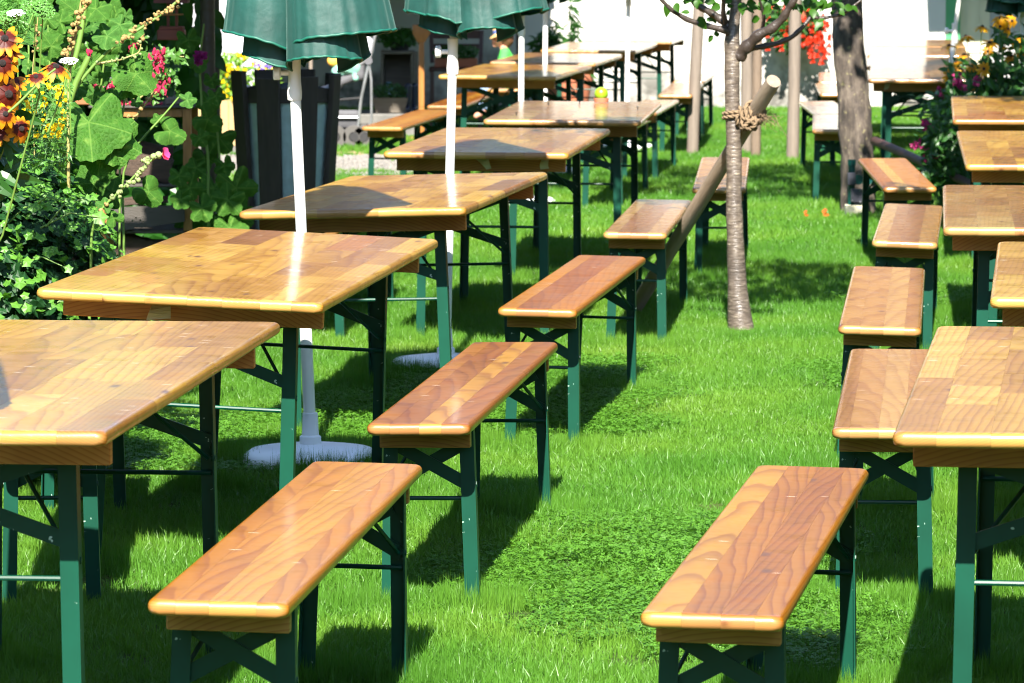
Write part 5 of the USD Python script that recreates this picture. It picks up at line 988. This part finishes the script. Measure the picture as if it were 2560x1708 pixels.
# dark hollyhock leaves in the shade of the arbour
Y = 18.9; th, b = plant('hollyhock', 'shaded dark-leaved hollyhocks between the work stand and the slatted bin', 'plant', at(530, 560, Y) * [1, 1, 0])
for (u, v, R_, k_) in ((548, 345, 46, 0), (590, 470, 60, 1), (520, 298, 42, 2), (500, 345, 26, 0), (475, 470, 34, 0), (448, 440, 30, 0), (505, 520, 40, 1), (545, 545, 46, 0), (560, 415, 30, 1), (490, 420, 30, 0), (520, 255, 34, 1), (540, 240, 26, 1), (495, 155, 30, 2), (470, 100, 34, 1), (570, 500, 46, 1), (535, 470, 44, 0), (600, 540, 40, 1), (452, 500, 28, 1), (512, 395, 34, 2), (470, 555, 44, 0), (575, 570, 50, 1), (530, 200, 24, 1)): leaf(th, b, u, v, Y + rnd.uniform(-.25, .25), R_, k_, n=(rnd.uniform(-.3, .4), -1, rnd.uniform(.0, .5)), spin=rnd.uniform(-2.2, -.6))
stem(th, b, [(520, 540), (522, 400), (505, 280), (498, 150), (510, 60)], Y, .008, .004); stem(th, b, [(560, 560), (552, 450), (545, 340), (530, 250)], Y + .1, .007, .004)
M['magenta'] = leafy('magenta', (.22, .01, .14), (.30, .02, .20), trans=.3)
for k in range(7): p = at(502 + rnd.uniform(-14, 14), 148 + rnd.uniform(-16, 16), Y - .3) - b; obj('flower', ro, M['magenta'], th, smooth=False, mtx=mats([p], [[rnd.uniform(-.5, .5), -1, .3]], .022)[0])

# ---- yellow and dark red coneflowers
def cone_mat(name, base, mid, tip): return mat(name, {'tc': ('texture_coordinate', {}), 'ln': ('vector_math', {'math_type': 'length'}), 'n': ('noise_texture', {'scale': 5.0, 'detail': 2.0}), 'a': ('math', {'math_type': 'multiply_add', 'value2': .35}), 'r': ('rgb_ramp', {'ramp': [(.35, base), (.70, base), (.82, mid), (1.0, tip)]}),
    'p': ('principled_bsdf', {'roughness': .5, 'specular_ior_level': .3}), 't': ('translucent_bsdf', {}), 'x': ('mix_closure', {'fac': .35})}, [('tc.object', 'ln.vector1'), ('tc.object', 'n.vector'), ('n.fac', 'a.value1'), ('ln.value', 'a.value3'), ('a.value', 'r.fac'), ('r.color', 'p.base_color'), ('r.color', 't.color'), ('p.BSDF', 'x.closure1'), ('t.BSDF', 'x.closure2')], surface='x.closure')
M['cone_red'] = cone_mat('cone_red', (.075, .006, .002), (.46, .15, .004), (.60, .25, .006)); M['cone_yellow'] = cone_mat('cone_yellow', (.50, .21, .004), (.60, .29, .006), (.64, .34, .010)); M['cone_disc'] = plain('cone_disc', (.012, .005, .003), .7, .4, 40.0, bump=.6)
M['leaf_dark'] = leafy('leaf_dark', (.022, .085, .014), (.05, .14, .025), trans=.25)
def coneflower_mesh(seed, k=13, droop=.35):
    r_ = np.random.default_rng(seed); out = []
    for i in range(k):
        a = 2 * np.pi * i / k + r_.normal(0, .08); L = r_.uniform(.85, 1.05); dr = droop + r_.normal(0, .12); V = []
        for t, w in ((.16, .07), (.45, .17), (.75, .17), (.93, .10)):
            for o in (-1, 0, 1): V.append([t * L, o * w, -dr * t * t + (.05 if o == 0 else 0) * 0 - .035 * (o != 0)])
        V.append([L * 1.02, 0, -dr * 1.05]); F = []
        for q in range(3):
            for o in (0, 1): A = 3 * q + o; F += [[A, A + 3, A + 4], [A, A + 4, A + 1]]
        F += [[9, 12, 10], [10, 12, 11]]; V = np.array(V); c, s = np.cos(a), np.sin(a); V = V @ np.array([[c, s, 0], [-s, c, 0], [0, 0, 1]]); V[:, 2] += r_.normal(0, .02); out.append((V, np.array(F)))
    return cat_mesh(out)
cf = [coneflower_mesh(1, 11, .3), coneflower_mesh(2, 12, .45), coneflower_mesh(3, 10, .2), coneflower_mesh(4, 11, .6)]
dome = lathe([(.20, -.04), (.20, .04), (.16, .11), (.09, .15), (0, .16)][::1], 14)
def coneflower(th, b, u, v, Y, w, n, m, k=None, stalk=True, to=None):
    p = at(u, v, Y) - b; n = np.array(n, float) + (np.array([rnd.uniform(-.45, .45), .1, rnd.uniform(-.15, .35)]) if m == 'cone_red' else 0); fl = obj('flower', cf[rnd.randrange(4) if k is None else k], M[m], th, smooth=True, mtx=mats([p], [n], w * (1.02 if m == 'cone_red' else 1) / 2 / pxm(Y))[0]); obj('flower_centre', dome, M['cone_disc'], fl, smooth=True)
    if stalk:
        g = np.array([p[0] * .3 + (to or 0), p[1] + .05, 0.0]) if m == 'cone_yellow' else np.array([p[0] - .30, p[1] + .25, .55]); n = n / np.linalg.norm(n); obj('stem', tube([g, g * .4 + p * .6 - n * .10 + [0, 0, -.05], p - n * .06, p], [.0035, .003, .0026, .003], 6), M['stem_green'], th, smooth=60)
Y = 11.6; th, b = plant('black_eyed_susan', 'orange-yellow coneflowers with dark red hearts at the left edge', 'flowers', at(20, 300, Y) * [1, 1, 0])
for (u, v, w, n) in ((12, 96, 92, (.1, -1, .3)), (16, 130, 88, (-.2, -1, .6)), (6, 158, 90, (.3, -1, .5)), (24, 205, 96, (.2, -1, .5)), (22, 236, 104, (.25, -1, .25)), (2, 278, 86, (.4, -1, .4)), (14, 285, 70, (.6, -1, .2)), (140, 166, 82, (.25, -.75, .9)), (90, 192, 62, (-.2, -.7, .9)), (54, 322, 74, (.2, -1, .25)), (-8, 330, 80, (0, -1, .4))): coneflower(th, b, u, v, Y + rnd.uniform(-.12, .12), w, n, 'cone_red', stalk=u != 140)
stem(th, b, [(-40, 330), (40, 265), (110, 195), (139, 172)], Y, .004, .003, foot=False)
P = np.array([at(rnd.uniform(-60, 34), rnd.uniform(230, 470), Y + rnd.uniform(.1, .5)) - b for _ in range(150)]); tag(obj('foliage', spread(*leaf_blade(4, .34, .2, .3), mats(P, rng.normal(0, .5, (150, 3)) + [0, -1, .6], rng.uniform(.06, .11, 150))), M['leaf_dark'], th, smooth=False), kind='stuff')
# ---- white lace flowers, feathery greens, small yellow daisies
M['lace_white'] = plain('lace_white', (.80, .80, .80), .8, .05); M['feather'] = leafy('feather', (.10, .26, .05), (.20, .40, .09), trans=.3)
def umbel(th, b, u, v, Y, w, m, n=(0, -.35, 1)):
    p = at(u, v, Y) - b; r_ = np.random.default_rng(int(u * 7 + v)); R_ = w / 2 / pxm(Y); t, a, c = frame(n); k = 210; rr = np.sqrt(r_.random(k)) * R_; ph = r_.uniform(0, 6.28, k); P = a * (rr * np.cos(ph))[:, None] + c * (rr * np.sin(ph))[:, None] + t * (.25 * R_ * (1 - (rr / R_) ** 2))[:, None]
    fl = obj('flower_head', spread(np.array([[1, 0, 0], [0, 1, 0], [-1, 0, 0], [0, -1, 0], [0, 0, .5]]) * 1.0, np.array([[0, 1, 4], [1, 2, 4], [2, 3, 4], [3, 0, 4], [0, 2, 1], [0, 3, 2]]), mats(P, np.tile(t, (k, 1)) + r_.normal(0, .2, (k, 3)), R_ * .085)), M[m], th, smooth=False, mtx=[[1, 0, 0, p[0]], [0, 1, 0, p[1]], [0, 0, 1, p[2]], [0, 0, 0, 1]])
    obj('rays', cat_mesh([tube([-t * R_ * .9, q], .0012, 4) for q in P[::9]] + [tube([-t * R_ * .88, -t * R_ * 4 - [0, 0, .1]], .002, 5)]), M['stem_green'], fl)
Y = 12.2; th, b = plant('lace_flower', 'flat white lace flower heads with feathery leaves above the coneflowers', 'flowers', at(60, 200, Y) * [1, 1, 0])
umbel(th, b, 40, 33, Y, 48, 'lace_white'); umbel(th, b, 172, 153, Y - .2, 48, 'lace_white'); umbel(th, b, 12, 45, Y, 60, 'feather', (0, -.6, .8)); umbel(th, b, 88, 14, Y, 74, 'feather', (.1, -.7, .7)); umbel(th, b, 110, 28, Y, 56, 'feather', (.2, -.7, .7))
for px in ([(-40, 260), (20, 120), (38, 40)], [(120, 330), (160, 220), (171, 158)], [(-40, 200), (0, 100), (12, 50)], [(-30, 230), (60, 100), (88, 20)]): stem(th, b, px, Y + .3, .003, .0018, foot=False)
P = [at(rnd.uniform(-20, 60), rnd.uniform(0, 100), Y + .1) - b for _ in range(420)]; tag(obj('feathery_leaves', spread(*leaf_blade(2, .08, 0, .2), mats(P, rng.normal(0, 1, (420, 3)), rng.uniform(.03, .07, 420))), M['feather'], th, smooth=False), kind='stuff')
M['daisy'] = leafy('daisy', (.80, .55, .01), (.86, .66, .03), trans=.3)
Y = 12.7; th, b = plant('yellow_daisy', 'low plant dotted with tiny yellow flowers beside the coneflowers', 'flowers', at(100, 330, Y) * [1, 1, 0])
for k in range(62): p = at(60 + 105 * rnd.random() ** 1.1, rnd.uniform(212, 345), Y + rnd.uniform(-.15, .1)) - b; obj('flower', ro, M['daisy'], th, smooth=False, mtx=mats([p], [[rnd.uniform(-.6, .6), -1, rnd.uniform(.1, .9)]], rnd.uniform(.0065, .0105))[0])
P = [at(rnd.uniform(45, 175), rnd.uniform(205, 420), Y + rnd.uniform(-.1, .35)) - b for _ in range(1100)]; tag(obj('foliage', spread(*leaf_blade(2, .2, .2, .3), mats(P, rng.normal(0, .7, (1100, 3)) + [0, -.6, .5], rng.uniform(.015, .035, 1100))), leafy('daisy_leaf', (.06, .17, .03), (.13, .28, .05), trans=.3), th, smooth=False), kind='stuff')
# ---- fuchsia
Y = 15.4; th, b = plant('fuchsia', 'fuchsia with drooping pink flowers on the work stand behind the hollyhock', 'flowers', at(330, 262, Y) )
bell = lathe([(0, .9), (.16, .85), (.20, .45), (.30, .15), (.22, .0), (.30, -.25), (.0, -.2)][::-1], 7); sep_ = spread(*pet, mats([[0, 0, .15]] * 4, [[1, 0, .3], [-1, 0, .3], [0, 1, .3], [0, -1, .3]], .75, [0.0, 3.1, 1.5, 4.7])); fz_ = cat_mesh([bell, sep_, tube([(0, 0, -.2), (.03, 0, -1.0)], .03, 4)])
for (u0, u1, v0, v1, n) in ((200, 270, 120, 152, 16), (320, 345, 108, 128, 6), (360, 412, 132, 172, 18), (372, 425, 172, 212, 16), (380, 412, 208, 236, 9), (235, 285, 205, 232, 13), (275, 300, 232, 258, 7), (230, 250, 205, 235, 4)):
    for k in range(n): p = at(rnd.uniform(u0, u1), rnd.uniform(v0, v1), Y + rnd.uniform(-.15, .1)) - b; obj('flower', fz_, M['pink'], th, smooth=True, mtx=mats([p], [[rnd.uniform(-.5, .5), -.3, 1]], rnd.uniform(.017, .026))[0])
P = [at(*c_, Y + rnd.uniform(-.1, .25)) - b for c_ in [(rnd.gauss(385, 28), rnd.gauss(185, 34)) for _ in range(200)] + [(rnd.gauss(235, 40), rnd.gauss(150, 22)) for _ in range(130)] + [(rnd.uniform(400, 462), rnd.gauss(143, 6)) for _ in range(60)] + [(rnd.gauss(270, 30), rnd.gauss(205, 14)) for _ in range(60)]]; tag(obj('foliage', spread(*smallleaf, mats(P, rng.normal(0, .5, (450, 3)) + [0, -1, .6], rng.uniform(.018, .034, 450))), leafy('fuchsia_leaf', (.07, .18, .03), (.14, .30, .05), trans=.35), th, smooth=False), kind='stuff')
for px in ([(330, 260), (350, 190), (385, 140), (460, 142)], [(320, 260), (290, 190), (230, 130)], [(330, 260), (395, 210), (405, 180)]): stem(th, b, px, Y + .1, .004, .002, 'stem_dry', foot=False)

# ---------------------------------------------------------------- work stand with firewood, jar, box, lantern
M['stand_wood'] = plain('stand_wood', (.30, .14, .035), .45, .35, 5.0, stretch=(8, 8, 1.2), bump=.3); M['bark_log'] = plain('bark_log', (.085, .055, .038), .9, .45, 9.0, stretch=(1.5, 9, 9), bump=.8); M['dark_board'] = plain('dark_board', (.055, .047, .038), .7, .35, 5.0, stretch=(1.2, 9, 9), bump=.4)
Y = 19.0; sx0, sx1 = at(236, 0, Y)[0], at(478, 0, Y)[0]; zt = at(0, 264, Y)[2]; th = thing('work_stand', 'old wooden stand with lower trough half hidden by the hollyhocks', 'stand', loc=(sx0, Y, 0)); b = np.array([sx0, Y, 0]); W_ = sx1 - sx0
obj('top_board', cbox(-.03, W_ + .012, -.02, .46, zt - .012, zt, .004), M['dark_board'], th, smooth=20); obj('rail', cbox(.042, W_ - .042, .003, .025, zt - .05, zt - .0125, .002), M['stand_wood'], th, smooth=20)
for x in (0, W_ - .04):
    for y in (0, .40): obj('leg', hull([(x + o * .0, y, 0) for o in (0,)] + [(x + dx * .036 + .004 * (z == 0), y + dy * .036, z) for dx in (0, 1) for dy in (0, 1) for z in (-.02, zt - .0125)]), M['stand_wood'], th, smooth=20)
a, c = at(268, 582, Y) - b, at(462, 512, Y) - b
fb = obj('trough_board', m3.Manifold.hull_points([list(map(float, p)) for p in ((a[0], -.022, a[2]), (c[0], -.022, a[2] + .05), (a[0], -.022, c[2] - .012), (c[0], -.022, c[2]), (a[0], -.002, a[2]), (c[0], -.002, a[2] + .05), (a[0], -.002, c[2] - .012), (c[0], -.002, c[2]))]) - m3.Manifold.batch_boolean([m3.Manifold.cylinder(.06, r_, r_, 16).rotate([90, 0, 0]).translate([*map(float, (q[0], .03, q[2]))]) for q, r_ in ((at(332, 551, Y) - b, .004), (at(341, 544, Y) - b, .004), (at(352, 550, Y) - b, .004), (at(345, 580, Y) - b, .024))], m3.OpType.Add), M['dark_board'], th, smooth=20)
obj('shelf_board', cbox(.0, W_, .0, .40, a[2] - .004, a[2] + .012, .003), M['dark_board'], th, smooth=20)
obj('mid_shelf', cbox(.037, W_ - .041, .02, .40, at(0, 462, Y)[2] - .012, at(0, 462, Y)[2], .003), M['dark_board'], th, smooth=20)
def log(u0, v0, u1, v1, Y_, r0, lab, flat_=1.0, seed=0):
    p, q = at(u0, v0, Y_), at(u1, v1, Y_); lg = thing('firewood_log', lab, 'log', loc=p); pts = np.array([(q - p) * t for t in np.linspace(0, 1, 12)]); v, f = tube(pts, r0, 14); v[:168] += (meshkit.fbm(v[:168] * [14, 40, 40], 3, seed)[:, None] - .5) * r0 * .7; v[:, 1] = np.where(v[:, 1] < -r0 * flat_ * .6, -r0 * flat_ * .6, v[:, 1]); obj('wood', (v, f), M['bark_log'], lg, smooth=40); return lg
log(300, 405, 425, 432, Y + .1, .055, 'large split firewood log on the middle shelf of the work stand', .6, 3); log(330, 372, 432, 388, Y + .22, .04, 'rounded log at the back of the work stand shelf', 1, 4); log(310, 505, 395, 494, Y + .05, .018, 'thin stick of firewood lying on the trough of the stand', 1, 5); log(330, 498, 420, 500, Y + .1, .016, 'second thin stick behind the first on the trough', 1, 6); log(290, 610, 420, 640, Y + .1, .06, 'dark log on the ground beneath the work stand', 1, 7)
bx = thing('wooden_box', 'small orange-brown wooden box left on the work stand top', 'box', loc=at(208, 268, Y + .1) * [1, 1, 0] + [0, 0, zt]); obj('body', cbox(-.09, .075, -.06, .06, .0005, .055, .004), plain('box_wood', (.30, .11, .035), .5, .3, 5.0, stretch=(1, 9, 9)), bx, smooth=20); obj('lid', cbox(-.094, .079, -.064, .064, .0555, .066, .004), M['stand_wood'], bx, smooth=20)
jr = thing('glass_jar', 'wide clear glass jar on the work stand behind pink fuchsia flowers', 'jar', loc=at(262, 268, Y + .1) * [1, 1, 0] + [0, 0, zt]); M['glass'] = mat('glass', {'f': ('fresnel', {'IOR': 1.5}), 't': ('transparent_bsdf', {'color': (.80, .86, .84)}), 'g': ('glossy_bsdf', {'roughness': .03}), 'x': ('mix_closure', {})}, [('f.fac', 'x.fac'), ('t.BSDF', 'x.closure1'), ('g.BSDF', 'x.closure2')], surface='x.closure')
v, f = lathe([(0, .001), (.085, .001), (.092, .012), (.092, .085), (.075, .105), (.072, .115)], 28); obj('body', (v, f), M['glass'], jr, smooth=40); v, f = lathe([(.078, .108), (.079, .128), (.07, .132), (0, .133)], 24); obj('lid', (v, f), M['alu'], jr, smooth=40)
gbd = thing('grey_board', 'short grey weathered board lying at the right end of the work stand top', 'board', loc=at(446, 262, Y + .12) * [1, 1, 0] + [0, 0, zt]); obj('plank', cbox(-.055, .05, -.05, .08, .0005, .03, .004), M['weather'], gbd, smooth=20)
tag(obj('fallen_petals', spread(*pet, mats([at(rnd.uniform(262, 402), 266, Y) * [1, 0, 0] + [0, Y + rnd.uniform(-.01, .1), zt + .006] for _ in range(110)], rng.normal(0, .4, (110, 3)) + [0, -.3, 1], rng.uniform(.01, .018, 110))), M['pink'], smooth=False), 'fallen pink fuchsia petals strewn on the work stand top', 'petals', kind='stuff')
Y = 19.6; lp = at(430, 100, Y); lt = thing('hanging_planter', 'small brick-red wooden house-shaped feeder hanging among the dark vines', 'bird feeder', loc=lp); M['red_box'] = plain('red_box', (.16, .04, .022), .7, .3, 6.0, stretch=(1, 6, 6)); s = 1 / pxm(Y)
obj('tray', cbox(-35 * s, 33 * s, -.05, .05, 0, 26 * s, .004), M['red_box'], lt, smooth=20); obj('tray_rim', cbox(-30 * s, 30 * s, -.045, .045, 26.2 * s, 34 * s, .003), M['red_box'], lt, smooth=20)
for x in (-9, 12): obj('upright', cbox((x - 3.5) * s, (x + 3.5) * s, -.01, .01, 34.2 * s, 92 * s, .002), M['red_box'], lt, smooth=20)
obj('perch', tube([(-28 * s, -.03, 62 * s), (30 * s, -.03, 64 * s)], .004, 6), M['stand_wood'], lt); obj('roof', hull([(-42 * s, -.07, 92.2 * s), (42 * s, -.07, 92.2 * s), (-42 * s, .07, 92.2 * s), (42 * s, .07, 92.2 * s), (-42 * s, 0, 125 * s), (42 * s, 0, 125 * s)]), M['red_box'], lt, smooth=20); obj('hanger', tube([(0, 0, 124 * s), (0, 0, 2.15 - lp[2])], .003, 5), M['dark_metal'], lt)

# ---------------------------------------------------------------- ivy mound
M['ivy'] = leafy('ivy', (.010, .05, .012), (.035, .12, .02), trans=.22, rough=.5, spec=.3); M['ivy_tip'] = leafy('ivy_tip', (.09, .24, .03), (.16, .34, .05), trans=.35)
ib = np.array([-1.90, 13.35, 0]); iv = thing('ivy_mound', 'dense dark ivy mound with bright green tips left of the tables', 'ivy', loc=ib); ivl = lobed(15, 5, .55, .4, 0, .12, .05)
def mound(n, seed, lo=.93, hi=1.06):
    r_ = np.random.default_rng(seed); P = r_.normal(0, 1, (n, 3)); P[:, 1] = -np.abs(P[:, 1]) * .9 + .2 * np.abs(P[:, 0]); P /= np.linalg.norm(P, axis=1, keepdims=True); N = P.copy(); q = P * (1 + .34 * (meshkit.fbm(P * 3.1 + 5, 3, 7)[:, None] - .5)) * r_.uniform(lo, hi, (n, 1)) * [.66, .55, .62] + [0, 0, .50]; k = q[:, 2] > -.02; return q[k], N[k], r_
q_, N_, r_ = mound(9000, 3); nv = N_ * .8 + r_.normal(0, .42, N_.shape) + [0, -.3, .45]
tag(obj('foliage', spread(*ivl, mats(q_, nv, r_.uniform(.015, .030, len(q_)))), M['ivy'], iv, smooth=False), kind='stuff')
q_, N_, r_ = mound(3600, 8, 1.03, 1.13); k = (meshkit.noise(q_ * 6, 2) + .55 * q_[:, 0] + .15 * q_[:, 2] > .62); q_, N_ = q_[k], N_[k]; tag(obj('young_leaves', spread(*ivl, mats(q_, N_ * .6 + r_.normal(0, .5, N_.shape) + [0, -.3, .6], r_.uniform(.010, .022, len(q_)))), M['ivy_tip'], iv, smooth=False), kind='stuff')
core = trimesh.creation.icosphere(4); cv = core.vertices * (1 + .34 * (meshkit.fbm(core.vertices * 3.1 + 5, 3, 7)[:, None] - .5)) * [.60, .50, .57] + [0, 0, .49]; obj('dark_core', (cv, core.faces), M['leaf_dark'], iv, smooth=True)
for k in range(30):
    p = np.array([rnd.uniform(.0, .52), -.35, rnd.uniform(.3, .85)]); e = p + [rnd.uniform(.08, .2), rnd.uniform(-.1, .05), rnd.uniform(-.05, .1)]; obj('shoot', tube([p, (p + e) / 2 + [0, 0, .03], e], [.003, .0025, .0015], 5), M['stem_green'], iv); 
    obj('leaf', ivl, M['ivy_tip'], iv, smooth=True, mtx=mats([e], [[rnd.uniform(-.4, .4), -1, .6]], rnd.uniform(.016, .028))[0])
# under-planting along the left edge
ub = np.array([-2.0, 15.6, 0]); ug = thing('ground_foliage', 'dark leafy undergrowth between the ivy mound and the work stand', 'undergrowth', loc=ub); n = 2600; P = np.stack([rng.uniform(-.8, .62, n), rng.uniform(-.9, 1.6, n), rng.uniform(0, .42, n) * 1.0], 1); tag(obj('foliage', spread(*vineleaf, mats(P, rng.normal(0, .5, (n, 3)) + [0, -.8, .8], rng.uniform(.03, .07, n))), M['vine'], ug, smooth=False), kind='stuff'); tag(ug, kind='stuff')

# ---------------------------------------------------------------- far left: white sheet, planter box with yellow flowers
ys = 33.4; a, c = at(520, 60, ys), at(640, 210, ys); shx = thing('white_sheet', 'white fabric sheet hanging behind the leaves left of the first parasol', 'cloth', loc=((a[0] + c[0]) / 2, ys, 0)); gx_, gz_ = np.meshgrid(np.linspace(-.42, .26, 40), np.linspace(c[2] - .05, 1.55, 24)); v = np.stack([gx_.ravel(), .03 * np.sin(gx_.ravel() * 22 + gz_.ravel() * 3) + .02 * np.sin(gz_.ravel() * 9), gz_.ravel()], 1); i, j = np.meshgrid(np.arange(39), np.arange(23)); q = np.stack([j * 40 + i, j * 40 + i + 1, (j + 1) * 40 + i + 1, (j + 1) * 40 + i], -1).reshape(-1, 4); obj('fabric', (np.vstack([v, v + [0, .002, 0]]), np.vstack([q, q[:, ::-1] + len(v)])), M['white_cloth'], shx, smooth=True); obj('line', tube([(-1.2, 0, 1.56), (.6, 0, 1.56)], .004, 5), M['dark_metal'], shx); obj('prop', tube([(.6, 0, 0), (.6, 0, 1.6)], .015, 8), M['grey_wood'], shx); obj('prop', tube([(-1.2, 0, 0), (-1.2, 0, 1.6)], .015, 8), M['grey_wood'], shx)
Y = 32.9; a, c = at(470, 372, Y), at(612, 250, Y); M['tan_wood'] = plain('tan_wood', (.42, .28, .12), .7, .14, 5.0, stretch=(9, 9, 1)); pbx = thing('planter_box', 'pale tan wooden planter box with yellow flowers left of the slatted bin', 'planter', loc=((a[0] + c[0]) / 2, Y, 0)); w_ = (c[0] - a[0]) / 2
for k in range(7): x = -w_ + 2 * w_ * k / 7; obj('plank', cbox(x + .001, x + 2 * w_ / 7 - .001, 0, .02, .07, c[2], .003), M['tan_wood'], pbx, smooth=20)
for o in (-1, 1): obj('side', cbox(o * w_ - .01, o * w_ + .01, .022, .40, .07, c[2], .003), M['tan_wood'], pbx, smooth=20)
obj('back', cbox(-w_, w_, .402, .42, .07, c[2], .003), M['tan_wood'], pbx); obj('foot', cbox(-w_, w_, .003, .40, -.01, .069, .003), M['stone'], pbx); obj('soil', box(-w_ + .012, w_ - .012, .023, .40, .1, c[2] - .04), M['dry_soil'], pbx, smooth=False)
P = np.stack([rng.uniform(-w_, w_, 900), rng.uniform(.0, .4, 900), c[2] + rng.uniform(-.04, .34, 900)], 1); yf = thing('yellow_flowers', 'bright yellow flowers growing out of the tan planter box', 'flowers', loc=((a[0] + c[0]) / 2, Y, 0)); tag(obj('foliage', spread(*smallleaf, mats(P, rng.normal(0, .6, (900, 3)) + [0, -.7, .6], rng.uniform(.03, .06, 900))), leafy('lime_leaf', (.14, .28, .03), (.26, .40, .06), trans=.35), yf, smooth=False), kind='stuff')
M['violet'] = leafy('violet', (.22, .14, .62), (.30, .20, .70), trans=.3)
for k in range(70): p = [rnd.uniform(-w_, w_), rnd.uniform(-.05, .1), c[2] + rnd.uniform(.0, .34)]; obj('flower', ro, M['daisy'], yf, smooth=False, mtx=mats([p], [[rnd.uniform(-.5, .5), -1, .5]], rnd.uniform(.016, .028))[0])
for k in range(26): p = at(rnd.choice([640, 652, 668, 680]) + rnd.uniform(-8, 8), rnd.uniform(156, 178), Y) - np.array([(a[0] + c[0]) / 2, Y, 0]); obj('flower', ro, M['violet'] if k % 3 else M['daisy'], yf, smooth=False, mtx=mats([p], [[rnd.uniform(-.5, .5), -1, .5]], rnd.uniform(.014, .022))[0])
P = [at(rnd.uniform(600, 700), rnd.uniform(165, 260), Y + .1) - np.array([(a[0] + c[0]) / 2, Y, 0]) for _ in range(260)]; tag(obj('trailing_leaves', spread(*smallleaf, mats(P, rng.normal(0, .6, (260, 3)) + [0, -.7, .6], rng.uniform(.03, .06, 260))), '/World/Looks/lime_leaf', yf, smooth=False), kind='stuff')

# ---------------------------------------------------------------- right: yellow coneflowers, pink phlox
Y = 24.7; th, b = plant('yellow_coneflower', 'yellow coneflowers with dark centres behind the right tables', 'flowers', at(2450, 230, Y) * [1, 1, 0])
for (u, v, w, n) in ((2501, 46, 44, (-.1, -.7, .7)), (2530, 52, 34, (.3, -1, .3)), (2456, 66, 38, (.1, -.15, 1)), (2414, 90, 40, (-.2, .3, 1)), (2372, 114, 46, (-.15, -.1, 1)), (2474, 106, 46, (.05, -.45, 1)), (2410, 137, 46, (-.2, -.15, 1)), (2382, 178, 42, (-.5, -.9, .4)), (2374, 188, 36, (-.2, -.8, .2)), (2460, 172, 36, (.1, -1, .3)), (2509, 117, 26, (.1, -.3, 1)), (2548, 110, 40, (.1, -.6, .8)), (2528, 140, 40, (-.1, -.5, .9)), (2556, 96, 34, (.2, -.2, 1)), (2500, 66, 36, (-.2, -.4, -.3)), (2556, 132, 32, (.3, -1, .3)), (2390, 155, 30, (-.4, -.2, 1)), (2430, 165, 28, (0, -.6, .7)), (2520, 72, 34, (.4, -.5, .3)), (2470, 128, 30, (0, -1, .2))): coneflower(th, b, u, v, Y + rnd.uniform(-.12, .12), w * 1.12, n, 'cone_yellow', to=rnd.uniform(-.03, .03))
P = [at(u, v, Y + rnd.uniform(-.15, .3)) - b for u, v in [(2365 + 215 * rnd.random() ** .8, 255 - 95 * rnd.random() ** 1.7) for _ in range(400)] + [(rnd.uniform(2480, 2600), rnd.uniform(80, 240)) for _ in range(160)] + [(rnd.uniform(2330, 2600), rnd.uniform(230, 520)) for _ in range(900)]]; tag(obj('foliage', spread(*leaf_blade(4, .36, .2, .3), mats(P, rng.normal(0, .5, (len(P), 3)) + [0, -1, .6], rng.uniform(.05, .10, len(P)))), M['leaf_dark'], th, smooth=False), kind='stuff')
th, b = plant('pink_phlox', 'magenta pink flower clusters on dark leaves left of the lower right tables', 'flowers', at(2320, 400, 24.2) * [1, 1, 0])
for (u, v, n, s) in ((2343, 232, 14, 12), (2313, 312, 14, 12), (2312, 322, 8, 10), (2294, 360, 14, 12), (2318, 385, 9, 10), (2394, 203, 14, 12), (2440, 203, 10, 10), (2402, 214, 8, 9), (2340, 390, 6, 8)):
    for k in range(n): p = at(u + rnd.gauss(0, s * .62), v + rnd.gauss(0, s * .62), 24.2 + rnd.uniform(-.04, .04)) - b; obj('blossom', ro, M['petal_pink'] if k % 5 == 0 else M['phlox'] if 'phlox' in M else M.setdefault('phlox', leafy('phlox', (.28, .012, .12), (.42, .03, .20), trans=.3)), th, smooth=False, mtx=mats([p], [[rnd.uniform(-.6, .6), -1, rnd.uniform(-.2, .7)]], rnd.uniform(.010, .015))[0])
P = [at(u, v, 24.2 + rnd.uniform(-.1, .3)) - b for u, v in [(rnd.gauss(2372, 26), rnd.uniform(235, 450)) for _ in range(520)] + [(rnd.gauss(2335, 16), rnd.uniform(330, 460)) for _ in range(240)]]; tag(obj('foliage', spread(*leaf_blade(3, .34, .2, .3), mats(P, rng.normal(0, .5, (len(P), 3)) + [0, -1, .6], rng.uniform(.04, .075, len(P)))), M['leaf_dark'], th, smooth=False), kind='stuff')
for px in ([(2350, 400), (2345, 300), (2343, 240)], [(2345, 420), (2325, 350), (2313, 318)], [(2345, 430), (2310, 390), (2296, 365)]): stem(th, b, px, 24.25, .004, .002, 'stem_green')
